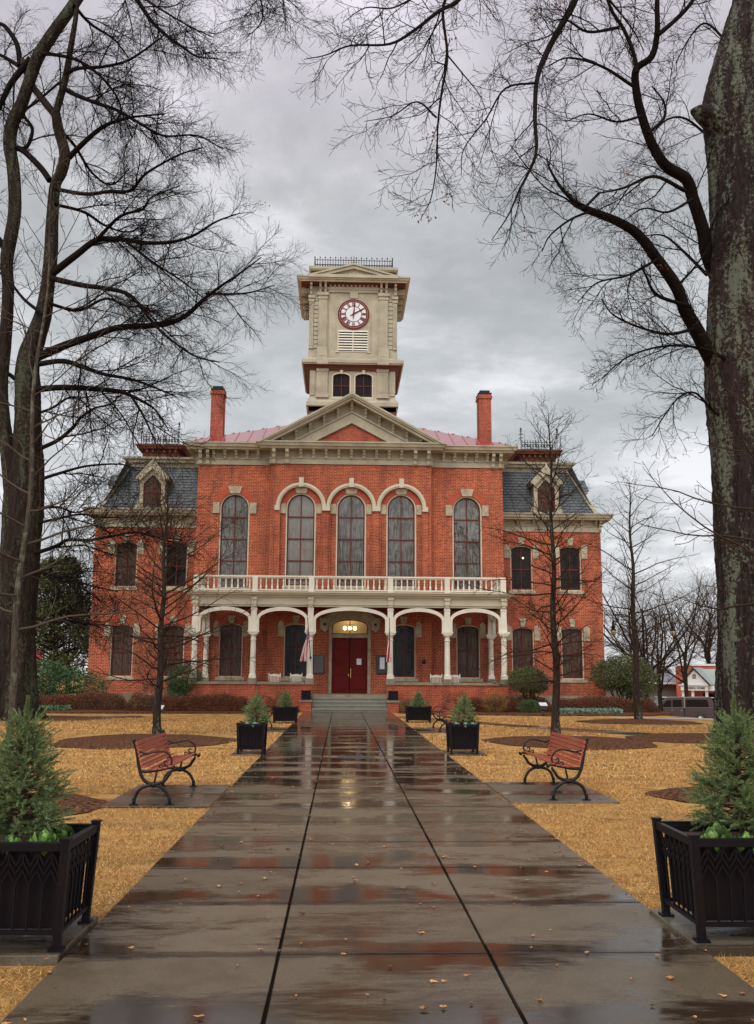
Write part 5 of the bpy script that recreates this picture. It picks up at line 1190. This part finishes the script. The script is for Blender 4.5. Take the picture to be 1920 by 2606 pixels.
lm([(1771,836),(1700,850),(1620,830),(1560,800),(1530,760)],23.5,22,5,1.3,1.2); lm([(1469,520),(1430,480),(1400,430),(1392,400)],22,21.5,6,1.5,1.3); lm([(1504,537),(1450,560),(1400,600),(1380,640)],22,21,4,1.3,1.2)
lm([(1673,660),(1600,700),(1520,720),(1470,770)],22.8,21.5,4,1.3,1.2); lm([(1722,730),(1760,690),(1790,650),(1820,600)],23.3,24,4,1.5); lm([(1870,1090),(1810,1040),(1770,1000),(1730,1010),(1690,1060),(1660,1110)],24,23,4,1.2)
lm([(1764,506),(1700,540),(1640,530),(1590,560)],23,22,4,1.3); lm([(1634,295),(1570,310),(1500,290),(1440,310)],22.4,21,4,1.3); lm([(1800,700),(1740,640),(1690,600),(1640,600)],23.8,25,5,1.3)
lm([(1850,390),(1795,340),(1740,300),(1690,310),(1640,370)],24.3,25,5,1.5); lm([(1930,200),(1860,120),(1800,60),(1760,90),(1720,160)],24,25,5,1.5)
# overhanging boughs that hang into the top of the frame
lm([(1940,-330),(1760,-420),(1560,-260),(1469,-14),(1434,56),(1392,133),(1367,204),(1362,302),(1364,393),(1322,485),(1294,548),(1252,611)],24,17,14,.9,.8)
lm([(1364,211),(1287,225),(1238,302),(1181,379),(1174,449)],18.3,17.3,3.5,.9,.8)
lm([(1760,-420),(1400,-330),(1240,-120),(1174,-7),(1118,28),(1055,77),(992,112),(893,116),(830,140),(774,151)],21,16,9,.9,.9)
lm([(1180,-60),(1129,14),(1139,140),(1125,232),(1115,316),(1111,421),(1097,506),(1069,562)],17.5,16.5,5,.9,.9)
lm([(1112,300),(1061,259),(999,295),(928,309)],16.8,16.4,3,.9,.8); lm([(1180,-60),(1080,-20),(1000,20),(930,20),(870,60)],17.5,16.5,4,.9,.8)
lm([(1439,50),(1400,90),(1340,110),(1280,140)],18,17,2.5,.9,.7); lm([(1139,140),(1180,190),(1220,240),(1240,290)],17,17,2.5,.9,.7); lm([(1500,-60),(1600,60),(1640,130)],20,20,4,1.2)
CF=[(.30,1.5,.72,7,.15,.0,4),(.15,.66,.70,5,.18,-.01,3),(.085,.30,.62,4,.2,-.01,3)]
big_tree('oak_tree','massive lichen-covered tree with a burl, standing behind the near right planter',at(1905,1890,YB)*[1,1,0],[(W,R,.10),(W2,R2,None),(W3,R3,.08),(W4,R4,None)],LM,CF,'bark_lichen','twig',33,'large bare trees in front of the courthouse',leaves=40)
# ---- young trees ----
def young(x,y,h,r0,nb,Lb,label,bk,tw,seed,lean=0,z0=1.3,group='young bare trees beside the walk',fine=1.0,up=.03):
    g=np.random.default_rng(seed); gzv=float(gz(x,y)); r=empty('young_tree',(x,y,gzv),label,'tree',group)
    n=22; P=np.array([[lean*(k/n)**1.3+.03*math.sin(k*.9+seed),.03*math.cos(k*.7),h*k/n] for k in range(n+1)]); R=r0*(1-np.linspace(0,1,n+1)**1.1*.9); R[0]*=1.35; R[-1]=.006
    T=Tubes(); T.add(P,R,12); link_mesh('trunk',T.mesh('trunk'),bk,r,True)
    T=Tubes(); az=g.random()*6
    cfg=[(.24/fine,.62,.75,5,.16,.0,3),(.13/fine,.24,.7,4,.18,0,3)]
    for k in range(nb):
        t=z0/h+(1-z0/h)*(k+.5)/nb; z=h*t; i=t*n; p=np.array([np.interp(i,range(n+1),P[:,q]) for q in range(3)]); az+=2.4+g.normal()*.4
        prof=(1-((t-.30)/.72)**2*.80 if t>.30 else .75+.25*t/.30); L=Lb*max(.25,prof)*(.7+.5*g.random()); el=rad(8+50*t*t+g.normal()*10)
        d=np.array([math.cos(az)*math.cos(el),math.sin(az)*math.cos(el),math.sin(el)]); rr=min(np.interp(i,range(n+1),R)*.5,.010+L*.006)
        Q=chain(p,d,L,9,.10,up*(1 if t>.3 else .3),g); rs=np.linspace(rr,.004,9); T.add(Q,rs,4); sprout(T,Q,rs,0,g,cfg)
    link_mesh('crown',T.mesh('crown'),tw,r,True); return r
young(-4.66,25.3,6.5,.11,64,2.7,'slender bare tree in the mulch ring behind the left bench','bark_young','twig_brown',3,fine=1.35,z0=1.15)
young(5.80,26.2,8.9,.115,74,2.3,'slender bare tree in the mulch ring behind the right bench','bark_young','twig_brown',4,fine=1.3)
young(-4.02,12.1,8.4,.05,30,1.9,'pale-barked sapling in the mulch ring behind the near left planter','bark_pale','twig_pale',5,lean=.12,z0=2.0)
young(6.05,13.3,8.0,.06,34,1.9,'thin sapling in front of the massive lichen-covered trunk','bark_pale','twig_brown',6,lean=.05,z0=2.4)
young(10.45,34.2,8.6,.13,46,2.6,'bare tree rising in front of the round shrub right of the courthouse','bark_young','twig_brown',8,group='bare trees beyond the lawn',z0=2.2)
# ---- background trees ----
def bgtree(x,y,h,sp,label,seed,r0=.22,tw='twig_brown'):
    g=np.random.default_rng(seed); gzv=float(gz(x,y)); r=empty('bare_tree',(x,y,gzv),label,'tree','bare trees beyond the lawn')
    T=Tubes(); TT=Tubes(); P=chain(np.array([0,0,0.]),np.array([g.normal()*.06,0,1.]),h*.35,6,.03,.2,g); TT.add(P,np.linspace(r0,r0*.75,6),10)
    az=g.random()*6
    for k in range(6):
        az+=2.4; el=rad(52+g.normal()*12); d=np.array([math.cos(az)*math.cos(el),math.sin(az)*math.cos(el),math.sin(el)])
        q=P[-1-(k%3)]; Q=chain(q,d,h*(.5+.18*g.random()),10,.10,.05,g); rs=np.linspace(r0*.5,.02,10); TT.add(Q,rs,6)
        sprout(T,Q,rs,0,g,[(.55,sp*.55,.7,7,.13,.03,3),(.35,sp*.28,.7,5,.16,.01,3),(.3,sp*.13,.7,4,.18,0,3)])
    link_mesh('trunk',TT.mesh('trunk'),'bark_dark',r,True); link_mesh('crown',T.mesh('crown'),tw,r,True); return r
BG=[(15.6,49,9.5,4.5,'multi-limbed bare tree just right of the courthouse wall',41,.13),(20.5,62,10,5,'bare tree between the courthouse and the street lamp',42,.16),(30,84,13,6,'bare tree behind the low grey-roofed building',43,.2),
(41,108,17,8,'tall bare tree behind the brick shop',44,.3),(36,118,15,7,'broad bare tree above the grey roof far right',45,.28),(54,112,17,8,'bare tree far right next to the great trunk',46,.3),(-33,120,15,7,'bare tree far off behind the left trunk',47,.28)]
for x,y,h,sp_,l,sd,r0 in BG: bgtree(x,y,h,sp_,l,sd,r0)
# trees across the square behind the photographer, seen mirrored in the panes
for i,(x,y) in enumerate(((-8,-14),(3,-20),(11,-12))):
    o=bgtree(x,y,21,9,('bare tree across the square behind the viewer, left','bare tree across the square behind the viewer, middle','bare tree across the square behind the viewer, right')[i],60+i,.4,'twig')
# ---- shrubs, hedges, magnolia ----
def blob(n,g,C_,Rr,shell=.55):
    u=g.normal(size=(n,3)); u/=np.linalg.norm(u,axis=1)[:,None]; rr=(shell+(1-shell)*g.random(n)**.6)[:,None]; lump=1+.10*np.sin(u[:,0:1]*9+C_[0])*np.sin(u[:,2:3]*8)+.07*np.sin(u[:,1:2]*13)
    return np.array(C_)+u*rr*lump*np.array(Rr),u
def shrub(name,label,cat,base,blobs,n,ls,m,seed,stems=0,group=None,lw=.55):
    g=np.random.default_rng(seed); r=empty(name,base,label,cat,group); P=[];U=[]
    tot=sum(b_[1][0]*b_[1][2] for b_ in blobs)
    for c,R in blobs:
        p,u=blob(max(50,int(n*R[0]*R[2]/tot)),g,c,R); P.append(p);U.append(u)
    P=np.concatenate(P);U=np.concatenate(U); k=P[:,2]>.02; P=P[k];U=U[k]
    V,F=cards(len(P),P,U+g.normal(size=P.shape)*.8,ls*(.6+.8*g.random(len(P))),ls*lw*(.6+.8*g.random(len(P))))
    link_mesh('foliage',raw_mesh('foliage',V,[F]),m,r)
    T=Tubes()
    zc=min(c[2] for c,_ in blobs)
    for q in range(max(stems,4)):
        c,R=blobs[q%len(blobs)]; a=g.random()*6.28; e=np.array(c)+np.array([math.cos(a)*R[0]*.6,math.sin(a)*R[1]*.6,R[2]*.3]); s0=np.array([c[0]*.5+g.normal()*.06,c[1]*.5+g.normal()*.06,0.])
        T.add(np.array([s0,(s0+e)/2+g.normal(size=3)*.05,e]),np.array([.028,.018,.008]) if R[0]<3 else np.array([.15,.08,.03]),5)
    link_mesh('stems',T.mesh('stems'),'twig_brown',r); return r
shrub('round_shrub','round dark green clipped shrub by the left end of the porch','shrub',(-6.75,42.6,0),[((0,0,1.34),(.78,.6,.64)),((-.12,0,.85),(.66,.5,.55))],17000,.05,'evergreen',1,6,'clipped shrubs by the walls')
shrub('round_shrub','rounded olive green shrub on bare stems by the right end of the porch','shrub',(8.0,41.6,0),[((0,0,1.38),(.90,.7,.55)),((.3,0,1.25),(.6,.5,.45))],17000,.05,'olive_shrub',2,14,'clipped shrubs by the walls')
shrub('round_shrub','large rounded shrub on many stems at the right corner of the courthouse','shrub',(13.35,45.6,0),[((0,0,1.75),(1.3,1.1,.85)),((.55,0,1.4),(1.05,.9,.9)),((-.6,0,1.6),(1.0,.9,.7))],22000,.07,'olive_shrub',3,22,'clipped shrubs by the walls')
shrub('juniper_bush','sprawling dark evergreen bush at the left corner of the courthouse','bush',(-13.2,44.5,0),[((0,0,.95),(1.9,1.3,1.1)),((-1.8,0,1.0),(1.6,1.2,.85)),((1.3,0,.85),(1.5,1.1,.9)),((-.4,0,1.5),(1.2,.9,.7))],26000,.075,'evergreen',4,10)
shrub('low_bush','low golden bush left of the steps','bush',(-2.4,40.95,0),[((0,0,.45),(.42,.35,.45))],3500,.035,'hedge_gold',5,5,'small bushes by the steps'); shrub('low_bush','small brown bush left of the steps behind the planter','bush',(-3.2,41.0,0),[((0,0,.36),(.5,.35,.36))],3000,.035,'hedge_red',6,5,'small bushes by the steps')
shrub('low_bush','green-brown bush right of the steps behind the planter','bush',(3.2,41.0,0),[((0,0,.34),(.65,.35,.34)),((-.4,0,.3),(.35,.3,.25))],3500,.035,'olive_shrub',7,5,'small bushes by the steps')
shrub('low_bush','reddish bush behind the small right spruce','bush',(4.9,41.1,0),[((0,0,.45),(.62,.4,.45))],3500,.035,'hedge_red',8,5,'small bushes by the steps')
shrub('low_bush','golden-tinged bush in the right bed','bush',(6.5,41.0,0),[((0,0,.42),(.6,.4,.42))],3500,.035,'hedge_gold',9,5,'small bushes by the steps'); shrub('low_bush','dark green low bush beside the spotlight','bush',(7.9,40.9,0),[((0,0,.3),(.5,.35,.3))],3000,.035,'evergreen',10,5,'small bushes by the steps')
def hedge(label,x0,x1,y,h,d,n,seed,m='hedge_red'):
    g=np.random.default_rng(seed); r=empty('hedge',((x0+x1)/2,y,float(gz((x0+x1)/2,y))),label,'hedge','reddish hedges along the courthouse walls'); L=x1-x0
    t=g.random(n); a=g.random(n)*PI; hh=h*(.93+.09*np.sin(t*L*1.9+seed)+.05*np.sin(t*L*5.1)); q=g.random(n)**.35; e=np.minimum(1,np.minimum(t,1-t)*L/.35)**.5
    z=np.abs(np.sin(a))**.6*hh*q*e; yy=np.sign(np.cos(a))*np.abs(np.cos(a))**.5*d/2*q
    P=np.stack([(t-.5)*L,yy,z],1)+g.normal(size=(n,3))*.02; U=np.stack([np.zeros(n),yy,z],1)+.01
    V,F=cards(n,P,U+g.normal(size=P.shape)*.5,.045*(.6+.8*g.random(n)),.028*(.6+.8*g.random(n))); link_mesh('foliage',raw_mesh('foliage',V,[F]),m,r)
    T=Tubes()
    for q in range(int(L*5)): x=(g.random()-.5)*L*.95; T.add(np.array([[x,0,0],[x+g.normal()*.08,g.normal()*.1,h*.4],[x+g.normal()*.15,g.normal()*.2,h*.85]]),np.array([.012,.008,.004]),4)
    link_mesh('stems',T.mesh('stems'),'twig_brown',r); return r
hedge('long low reddish hedge left of the steps below the porch wall',-8.9,-3.7,41.35,.74,1.1,26000,1)
hedge('low rounded brown hedge in front of the left wing',-13.6,-9.1,42.3,.74,1.5,24000,2)
hedge('low reddish hedge below the right side of the porch',5.3,9.1,41.9,.72,1.0,18000,3)
hedge('long clipped reddish hedge in front of the right wing',9.2,13.75,42.3,.68,1.4,30000,4)
hedge('low hedge at the far left beyond the drive',-19.5,-13.7,45.5,.6,1.2,16000,5)
def groundcover(name,label,x0,x1,y0,y1,n,m,seed):
    g=np.random.default_rng(seed); P=np.stack([x0+(x1-x0)*g.random(n),y0+(y1-y0)*g.random(n),.02+.16*g.random(n)],1); V,F=cards(n,P,g.normal(size=P.shape)*.6+[0,0,.9],np.full(n,.12),np.full(n,.07))
    tag(link_mesh(name,raw_mesh(name,V,[F]),m),label,'plants',kind='stuff')
groundcover('ground_cover','frosted green leafy plants along the bed right of the spotlight',8.9,11.6,40.0,40.7,1500,'frosted_leaf',1)
groundcover('ground_cover','green leafy plants in the bed left of the hedge',-13.9,-11.2,40.6,41.3,1500,'evergreen_light',2)
def magnolia():
    x,y=-15.6,53.5; g=np.random.default_rng(77); r=empty('magnolia_tree',(x,y,0),'tall evergreen magnolia beside the left wall of the courthouse','tree'); P=[];U=[]
    T=Tubes(); T.add(np.array([[0,0,0],[.05,0,3],[0,0,7.2]]),np.array([.2,.13,.03]),10); link_mesh('trunk',T.mesh('trunk'),'bark_dark',r,True)
    T=Tubes()
    for q in range(230):
        t=g.random()**.8; z=.7+t*6.9; R=3.3*(1-((z-1.2)/6.9))**.62 if z>1.2 else 3.0; a=g.random()*6.28; rr=R*(.55+.5*g.random()); c=(math.cos(a)*rr,math.sin(a)*rr,z)
        p,u=blob(130,g,c,(.55,.55,.42),.3); P.append(p);U.append(u); T.add(np.array([[0,0,max(.4,z-.8)],[c[0]*.5,c[1]*.5,z-.3],c]),np.array([.05,.03,.012]),4)
    link_mesh('limbs',T.mesh('limbs'),'twig_brown',r); P=np.concatenate(P);U=np.concatenate(U); V,F=cards(len(P),P,U+g.normal(size=P.shape)*.7,.17*(.7+.6*g.random(len(P))),np.full(len(P),.075)); link_mesh('crown',raw_mesh('crown',V,[F]),'magnolia_leaf',r)
magnolia()
# ---- grass blades and fallen leaves ----
def blades(n,x0,x1,y0,y1,seed,excl=(),sz=1):
    g=np.random.default_rng(seed); t=g.random(n)**(1.5 if sz==1 else 1.0); P=np.stack([x0+(x1-x0)*g.random(n),y0+(y1-y0)*t,np.full(n,-.003)],1)
    k=np.ones(n,bool)
    for (a,b_,c,d) in excl: k&=~((P[:,0]>a)&(P[:,0]<b_)&(P[:,1]>c)&(P[:,1]<d))
    if sz>1:   # the curving side paths stay clear
        Q=smooth_path([(2.1,37.2),(3.6,34.9),(5.2,31.8),(7.5,28.3),(9.6,25.4),(13,22.5)],8); Q=np.vstack([Q,smooth_path([(-7.2,36.4),(-9.5,35.4),(-12,34)],8)])
        dd=np.min(((P[:,None,:2]-Q[None])**2).sum(2),axis=1); k&=dd>.36
    cl_=np.sin(P[:,0]*5.1+np.sin(P[:,1]*3.3)*1.7)*np.sin(P[:,1]*4.3+np.sin(P[:,0]*2.9)*2)+g.normal(size=n)*.7; k&=(cl_>-.45)
    P=P[k]; n=len(P); D=g.normal(size=(n,3))*[.95,.95,.15]+[0,0,.75]; s=(1+P[:,1]*.05)
    return cards(n,P,D,(.030+.028*g.random(n))*(1+.3*(sz-1)),.0032*s*sz,tip=True)
ex=[(-2.77,-1.5,5.67,6.63),(-2.9,-1.5,12.0,14.4),(2.1,3.42,5.8,6.78),(2.1,3.57,12.48,14.8),(-5.05,-2.85,11.1,13.35),(4.25,6.6,12.1,14.3)]
L=[blades(2200,-1.545,-1.515,3.6,15,8,ex),blades(2200,2.12,2.15,3.6,15,9,ex),blades(110000,-11.5,-1.52,13,36,3,ex+[(-3,-1.5,27,29.6),(-2.2,-1.5,19.4,20.8),(-6.7,-2.6,21,26.2)],2.2),blades(110000,2.12,11.5,13,37,4,ex+[(2.1,3.6,27,29.6),(2.1,3,19.5,21),(3.6,7.7,21.3,26.1),(7.4,12.4,23,27.4),(8.2,12.5,32,36)],2.2),blades(150000,-4.6,-1.50,3.6,15,1,ex),blades(150000,2.10,5.6,3.6,15.5,2,ex)]
V,F=join(L); tag(link_mesh('grass_blades',raw_mesh('grass_blades',V,F),'grass_blade'),'dry straw-coloured grass on both sides of the near walk','grass',kind='stuff')
g=np.random.default_rng(5); b=MB()
for i in range(520):
    y=4.2+g.random()**1.4*24; x=-1.5+g.random()*3.6; 
    if i%5==0: x=-1.6-g.random()*2.2 if i%2 else 2.2+g.random()*2.4
    elif i%4==0: x=(-1.53+abs(g.normal())*.10) if i%8 else (2.13-abs(g.normal())*.10)
    z=.034 if -1.53<x<2.13 else .045; a=g.random()*6.28; s=.010+.016*g.random()**1.5; c=[]; lob=(1,.55,.95,.5,.8,.5,.95,.55)
    for q in range(8): t=a+q*PI/4; rr=s*lob[q]*(.8+.4*g.random())*(1.5 if q==0 else 1); c.append((x+rr*math.cos(t),y+rr*math.sin(t),z+.008*g.random()+.004))
    b.add(c+[(x,y,z)],[(q,(q+1)%8,8) for q in range(8)])
tag(b.build('fallen_leaves','fallen_leaf'),'small tan oak leaves scattered over the wet walk','leaves',kind='stuff')
# =====================================================  STREET SIDE
def lamp(x,y,label):
    z=float(gz(x,y)); r=empty('street_lamp',(x,y,z),label,'street lamp'); H=5.95-.0; H=4.75-z
    b=MB(); b.lathe([(.18,0),(.2,.1),(.12,.25),(.10,.9),(.07,1.0),(.055,H-.6),(.07,H-.55),(.05,H-.5),(.04,H),(.06,H+.05),(.01,H+.2)],0,0,0,12); b.build('pole','iron',r)
    for s in (-1,1):
        b=MB(); b.tube(smooth_path([(s*.04,0,H-.75),(s*.35,0,H-.42),(s*.8,0,H-.18),(s*1.3,0,H-.12),(s*1.5,0,H-.14)],4),.025,6); b.tube([(s*1.5,0,H+.1),(s*1.5,0,H-.55)],.02,6); a=b.build('arm','iron',r)
        b=MB(); b.lathe([(.05,0),(.10,.06),(.10,.12),(.07,.2),(.06,.35),(.03,.42)],s*1.5,0,H-.85,12); b.lathe([(.13,0),(.14,.05),(.08,.12)],s*1.5,0,H-.94,12); f=b.build('lamp_head','iron',r)
        b=MB(); b.lathe([(.02,-.26),(.09,-.2),(.135,-.08),(.13,0)],s*1.5,0,H-.94,12); b.build('lamp_globe','lamp_globe',f)
lamp(15.1,48,'black two-armed street lamp with teardrop lanterns right of the courthouse')
def pole(x,y,h,label):
    z=float(gz(x,y)); r=empty('utility_pole',(x,y,z),label,'utility pole','utility poles behind the brick shop'); b=MB(); b.tube([(0,0,0),(0,0,h)],[.16,.11],8); b.build('post','twig_brown',r); b=MB(); b.box(-1,1,-.05,.05,h-.7,h-.58); b.build('crossarm','twig_brown',r)
pole(45.3,102,10,'utility pole directly behind the peak of the white gable'); pole(51.2,105,8.2,'shorter utility pole close to the great trunk')
def gnd(x,y): return float(gz(x,y))
# truck
def vehicle(name,label,cat,x,y,rz,body,cab,L,Wd,wheels,paint,glassm,windows,roof=None,tail=None,extra=None):
    z=gnd(x,y); r=empty(name,(x,y,z),label,cat,None,rz)
    b=MB(); b.plate([body],-Wd/2,Wd/2,bevel=.06); bo=b.build('body',paint,r)
    b=MB(); b.plate([cab],-Wd/2+.12,Wd/2-.12,bevel=.06); b.build('cab',paint,r)
    for s in (-1,1):
        for wl_ in windows: b=MB(); b.plate([wl_],*sorted((s*(Wd/2-.135),s*(Wd/2-.10)))); b.build('window',glassm,r)
    for wx in wheels:
        for s in (-1,1):
            b=MB(); b.tube([(wx,s*(Wd/2-.24),.38),(wx,s*(Wd/2+.01),.38)],.38,24); t=b.build('wheel','tyre',r); b=MB(); b.tube([(wx,s*(Wd/2-.0),.38),(wx,s*(Wd/2+.025),.38)],.22,12); b.build('rim','rim_metal',t)
        b=MB(); b.plate([[(wx+.52*math.cos(a),.40+.52*math.sin(a)) for a in np.linspace(-.1,PI+.1,14)]+[(wx+.46*math.cos(a),.40+.46*math.sin(a)) for a in np.linspace(PI+.1,-.1,14)]],-Wd/2-.03,-Wd/2+.04); b.build('wheel_arch',paint,r)
    if tail:
        for s in (-1,1): b=MB(); b.box(*tail[0],*sorted((s*(Wd/2+.006),s*(Wd/2-.16))),*tail[1]); b.build('tail_light','tail_red',r)
    if extra: extra(r)
    return r
def truck_extra(r):
    b=MB(); b.box(.62,2.82,-.86,.86,1.86,1.90); b.box(-.9,.58,-.8,.8,1.865,1.90); b.build('roof_edge','car_white',r)
    b=MB(); b.box(.59,.63,-1.0,-.96,.5,1.86); b.build('cab_gap','chrome',r)
    b=MB(); b.box(2.85,2.98,-.95,.95,.42,.62); b.build('bumper','chrome',r)
    b=MB(); b.box(-1.15,-.95,-1.17,-.99,1.08,1.26); b.build('wing_mirror','truck_paint',r)
    b=MB(); b.box(-.35,-.2,-1.012,-.98,.98,1.01); b.box(.3,.45,-1.012,-.98,.98,1.01); b.build('door_handle','chrome',r)
vehicle('pickup_truck','brown pickup truck with a topper parked behind the lawn on the right','pickup truck',23.85,70,0,
 [(-2.9,.42),(2.9,.42),(2.92,1.16),(.6,1.16),(-1.0,1.14),(-1.3,1.10),(-2.75,1.02),(-2.92,.8)],
 [(-1.35,1.10),(-.75,1.72),(-.55,1.84),(2.6,1.86),(2.86,1.12)],5.8,2.0,(-1.95,1.75),'truck_paint','car_glass',
 [[(-1.05,1.16),(-.62,1.66),(-.30,1.70),(-.30,1.16)],[(-.18,1.16),(-.18,1.72),(.46,1.72),(.46,1.16)],[(.78,1.22),(.78,1.74),(2.32,1.74),(2.42,1.22)]],tail=((2.76,2.955),(.86,1.14)),extra=truck_extra)
CB=[(-2.25,.3),(2.2,.3),(2.25,.85),(1.9,.95),(-1.0,.92),(-2.2,.75)]; CC=[(-1.1,.9),(-.4,1.38),(.9,1.42),(1.9,.92)]
CW=[[(-.85,.95),(-.32,1.32),(.2,1.35),(.2,.95)],[(.3,.95),(.3,1.35),(.85,1.35),(1.5,.98)]]
vehicle('parked_car','white car partly hidden behind the brown pickup truck','car',22.0,75,0,CB,CC,4.4,1.75,(-1.4,1.35),'car_white','car_glass',CW)
def suv(x,y,label,rz):
    def ex(r):
        b=MB(); b.box(2.12,2.2,-.62,.62,1.05,1.5); b.build('rear_window','car_glass',r)
    vehicle('parked_suv',label,'car',x,y,rz,[(-2.2,.35),(2.2,.35),(2.22,1.0),(-1.1,1.0),(-2.2,.85)],[(-1.1,.96),(-.5,1.6),(1.9,1.66),(2.18,.96)],4.4,1.8,(-1.4,1.4),'car_white','car_glass',[[(-.85,1.02),(-.4,1.52),(.3,1.55),(.3,1.02)],[(.4,1.02),(.4,1.55),(1.5,1.55),(1.6,1.02)]],tail=((2.0,2.23),(.85,1.15)),extra=ex)
suv(-28.6,92,'white car with red tail lights parked beyond the left hedge',rad(-78)); suv(-31.3,94,'white car at the edge of the great left trunk',rad(-80))
b=MB(); b.box(-27,-16.2,70,70.4,-2,.0); r=tag(b.build('low_brick_wall','brick_far'),'low red brick wall with pale cap beyond the evergreen bush','wall'); b=MB(); b.box(-27.1,-16.1,69.95,70.45,.0,.1); b.build('wall_cap','white_wall',r)
# banner
r=empty('banner_post',(-18.1,60,gnd(-18.1,60)),'pole with a red banner of white snowflakes left of the magnolia','banner'); z0=-gnd(-18.1,60)
b=MB(); b.tube([(0,0,0),(0,0,3.2+z0)],.05,8); b.bar((0,0,2.98+z0),(-.75,0,2.98+z0),.03); b.bar((0,0,1.82+z0),(-.75,0,1.82+z0),.03); b.build('post','iron',r)
b=MB(); b.plate([[(-.08,2.96+z0),(-.08,1.95+z0),(-.2,1.84+z0),(-.72,1.84+z0),(-.72,2.96+z0)]],-.012,.012); bc=b.build('banner_cloth','banner_red',r)
b=MB()
for cx_,cz_,rr in ((-.52,2.12,.15),(-.25,2.36,.10),(-.5,2.5,.11),(-.3,2.66,.08),(-.6,2.72,.07)):
    for q in range(3):
        a=q*PI/3; dx,dz=math.cos(a)*rr,math.sin(a)*rr; b.bar((cx_-dx,-.016,cz_+z0-dz),(cx_+dx,-.016,cz_+z0+dz),.03,.006)
        for e_ in (-1,1):
            for w_ in (-1,1): px,pz=cx_+e_*dx*.6,cz_+z0+e_*dz*.6; a2=a+w_*.8+(0 if e_>0 else PI); b.bar((px,-.017,pz),(px+math.cos(a2)*rr*.35,-.017,pz+math.sin(a2)*rr*.35),.02,.006)
b.build('snowflakes','banner_white',bc)
# far buildings
def text_mesh(s_,size,m,parent,loc):
    cu=bpy.data.curves.new('t','FONT'); cu.body=s_; cu.size=size; cu.extrude=.01; cu.align_x='CENTER'; cu.offset=.006; o=bpy.data.objects.new('t',cu); me=bpy.data.meshes.new_from_object(o); bpy.data.objects.remove(o)
    me.transform(Matrix.Translation(loc)@Matrix.Rotation(rad(90),4,'X')); me.name='lettering'; x=link_mesh('lettering',me,m,parent); return x
gx=32.9; zg=gnd(36,95)
r=empty('brick_shop',(36,95,zg),'red brick building with a white gabled porch across the street','building'); MB.off=(36,95,zg)
b=MB(); b.box(gx-.2,52,96,112,-2.5,2.62); b.build('wall','brick_far',r); b=MB(); b.box(gx-.35,52.1,95.9,96.1,2.62,2.80); b.box(gx-.35,gx-.05,95.95,112,2.5,2.82); b.build('parapet','white_wall',r)
ga=gx+.8
GA=[(ga+.35,.78),(ga+2.95,.78),(ga+1.65,2.20)]
b=MB(); b.plate([GA,[(ga+1.46,1.32),(ga+1.84,1.32)]+arc(ga+1.65,1.60,.19,0,180,8)],92.0,92.15); b.box(ga+.35,ga+2.85,91.95,92.2,.22,.72); b.box(ga+.1,ga+2.95,91.8,92.2,.70,.80); b.box(ga+2.85,ga+4.2,92.3,92.5,.20,.70); b.build('porch_gable','white_wall',r)
b=MB(); b.box(ga+1.45,ga+1.85,92.1,92.12,1.30,1.8); b.build('gable_vent','gray_roof',r)
b=MB()
rg=[(ga+.1,91.7,.74),(ga+1.65,91.7,2.38),(ga+3.2,91.7,.74),(ga+.1,96,.74),(ga+1.65,96,2.38),(ga+3.2,96,.74)]
b.add(rg,[(0,1,4,3),(1,2,5,4)]); b.add([(x,y,z+.05) for x,y,z in rg],[(0,1,4,3),(1,2,5,4)])
b.hexa([(ga+1.7,93.4,.74),(ga+5.4,93.4,.74),(ga+5.4,96,.74),(ga+1.7,96,.74),(ga+1.7,95.0,2.30),(ga+4.2,95.0,2.30),(ga+4.2,95.95,2.30),(ga+1.7,95.95,2.30)])
b.build('porch_roof','green_metal',r)
for x in (ga+.5,ga+1.4,ga+2.7,ga+4.1):
    b=MB(); b.box(x-.12,x+.12,92.2,92.42,-2.4,.22); b.build('post','white_wall',r)
b=MB(); b.box(ga+1.6,ga+3.6,95.93,95.99,-2.4,-.1); b.build('shop_door','glass_dark',r)
b=MB(); b.box(ga+3.4,ga+4.6,92.6,92.8,-2.4,.15); b.build('screen_wall','white_wall',r)
text_mesh('FUNERAL HOME',.27,'letter_black',r,(ga+1.65-36,91.93-95,.36-zg))
MB.off=(31,98,zg); r.rotation_euler=(0,0,rad(-32)); r.location=(36.3,95.5,zg)
r=empty('low_building',(31,98,zg),'low building with a grey shingle roof left of the brick shop','building')
b=MB(); b.box(22,35.2,101,110,-2.5,.8); b.build('wall','gray_wall',r); b=MB(); b.hexa([(21.6,100.3,.9),(35.3,100.3,.9),(35.3,110,.9),(21.6,110,.9),(22.5,104,2.65),(35.3,104,2.65),(35.3,108,2.65),(22.5,108,2.65)]); b.build('roof','gray_roof',r); b=MB(); b.box(21.6,35.3,100.2,100.32,.74,.93); b.build('fascia','white_wall',r)
MB.off=(0,0,0)
# spotlights in the beds
def spot(x,y,label):
    r=empty('garden_spotlight',(x,y,0),label,'spotlight','garden spotlights aimed at the courthouse'); b=MB(); b.tube([(0,0,0),(0,0,.26)],.03,8); b.box(-.08,.08,-.08,.08,0,.03); b.build('stand','iron_old',r)
    b=MB(); b.hexa([(-.14,-.12,.27),(.14,-.12,.27),(.14,.10,.30),(-.14,.10,.30),(-.14,-.14,.40),(.14,-.14,.40),(.14,.12,.50),(-.14,.12,.50)]); h=b.build('housing','iron_old',r); b=MB(); b.hexa([(-.15,-.16,.405),(.15,-.16,.405),(.15,.14,.512),(-.15,.14,.512),(-.15,-.16,.42),(.15,-.16,.42),(.15,.14,.53),(-.15,.14,.53)]); b.build('visor','white_wall',h)
spot(8.0,38.5,'small white-topped spotlight in the bed right of the steps'); spot(-6.05,33.0,'small spotlight behind the slender tree left of the walk')
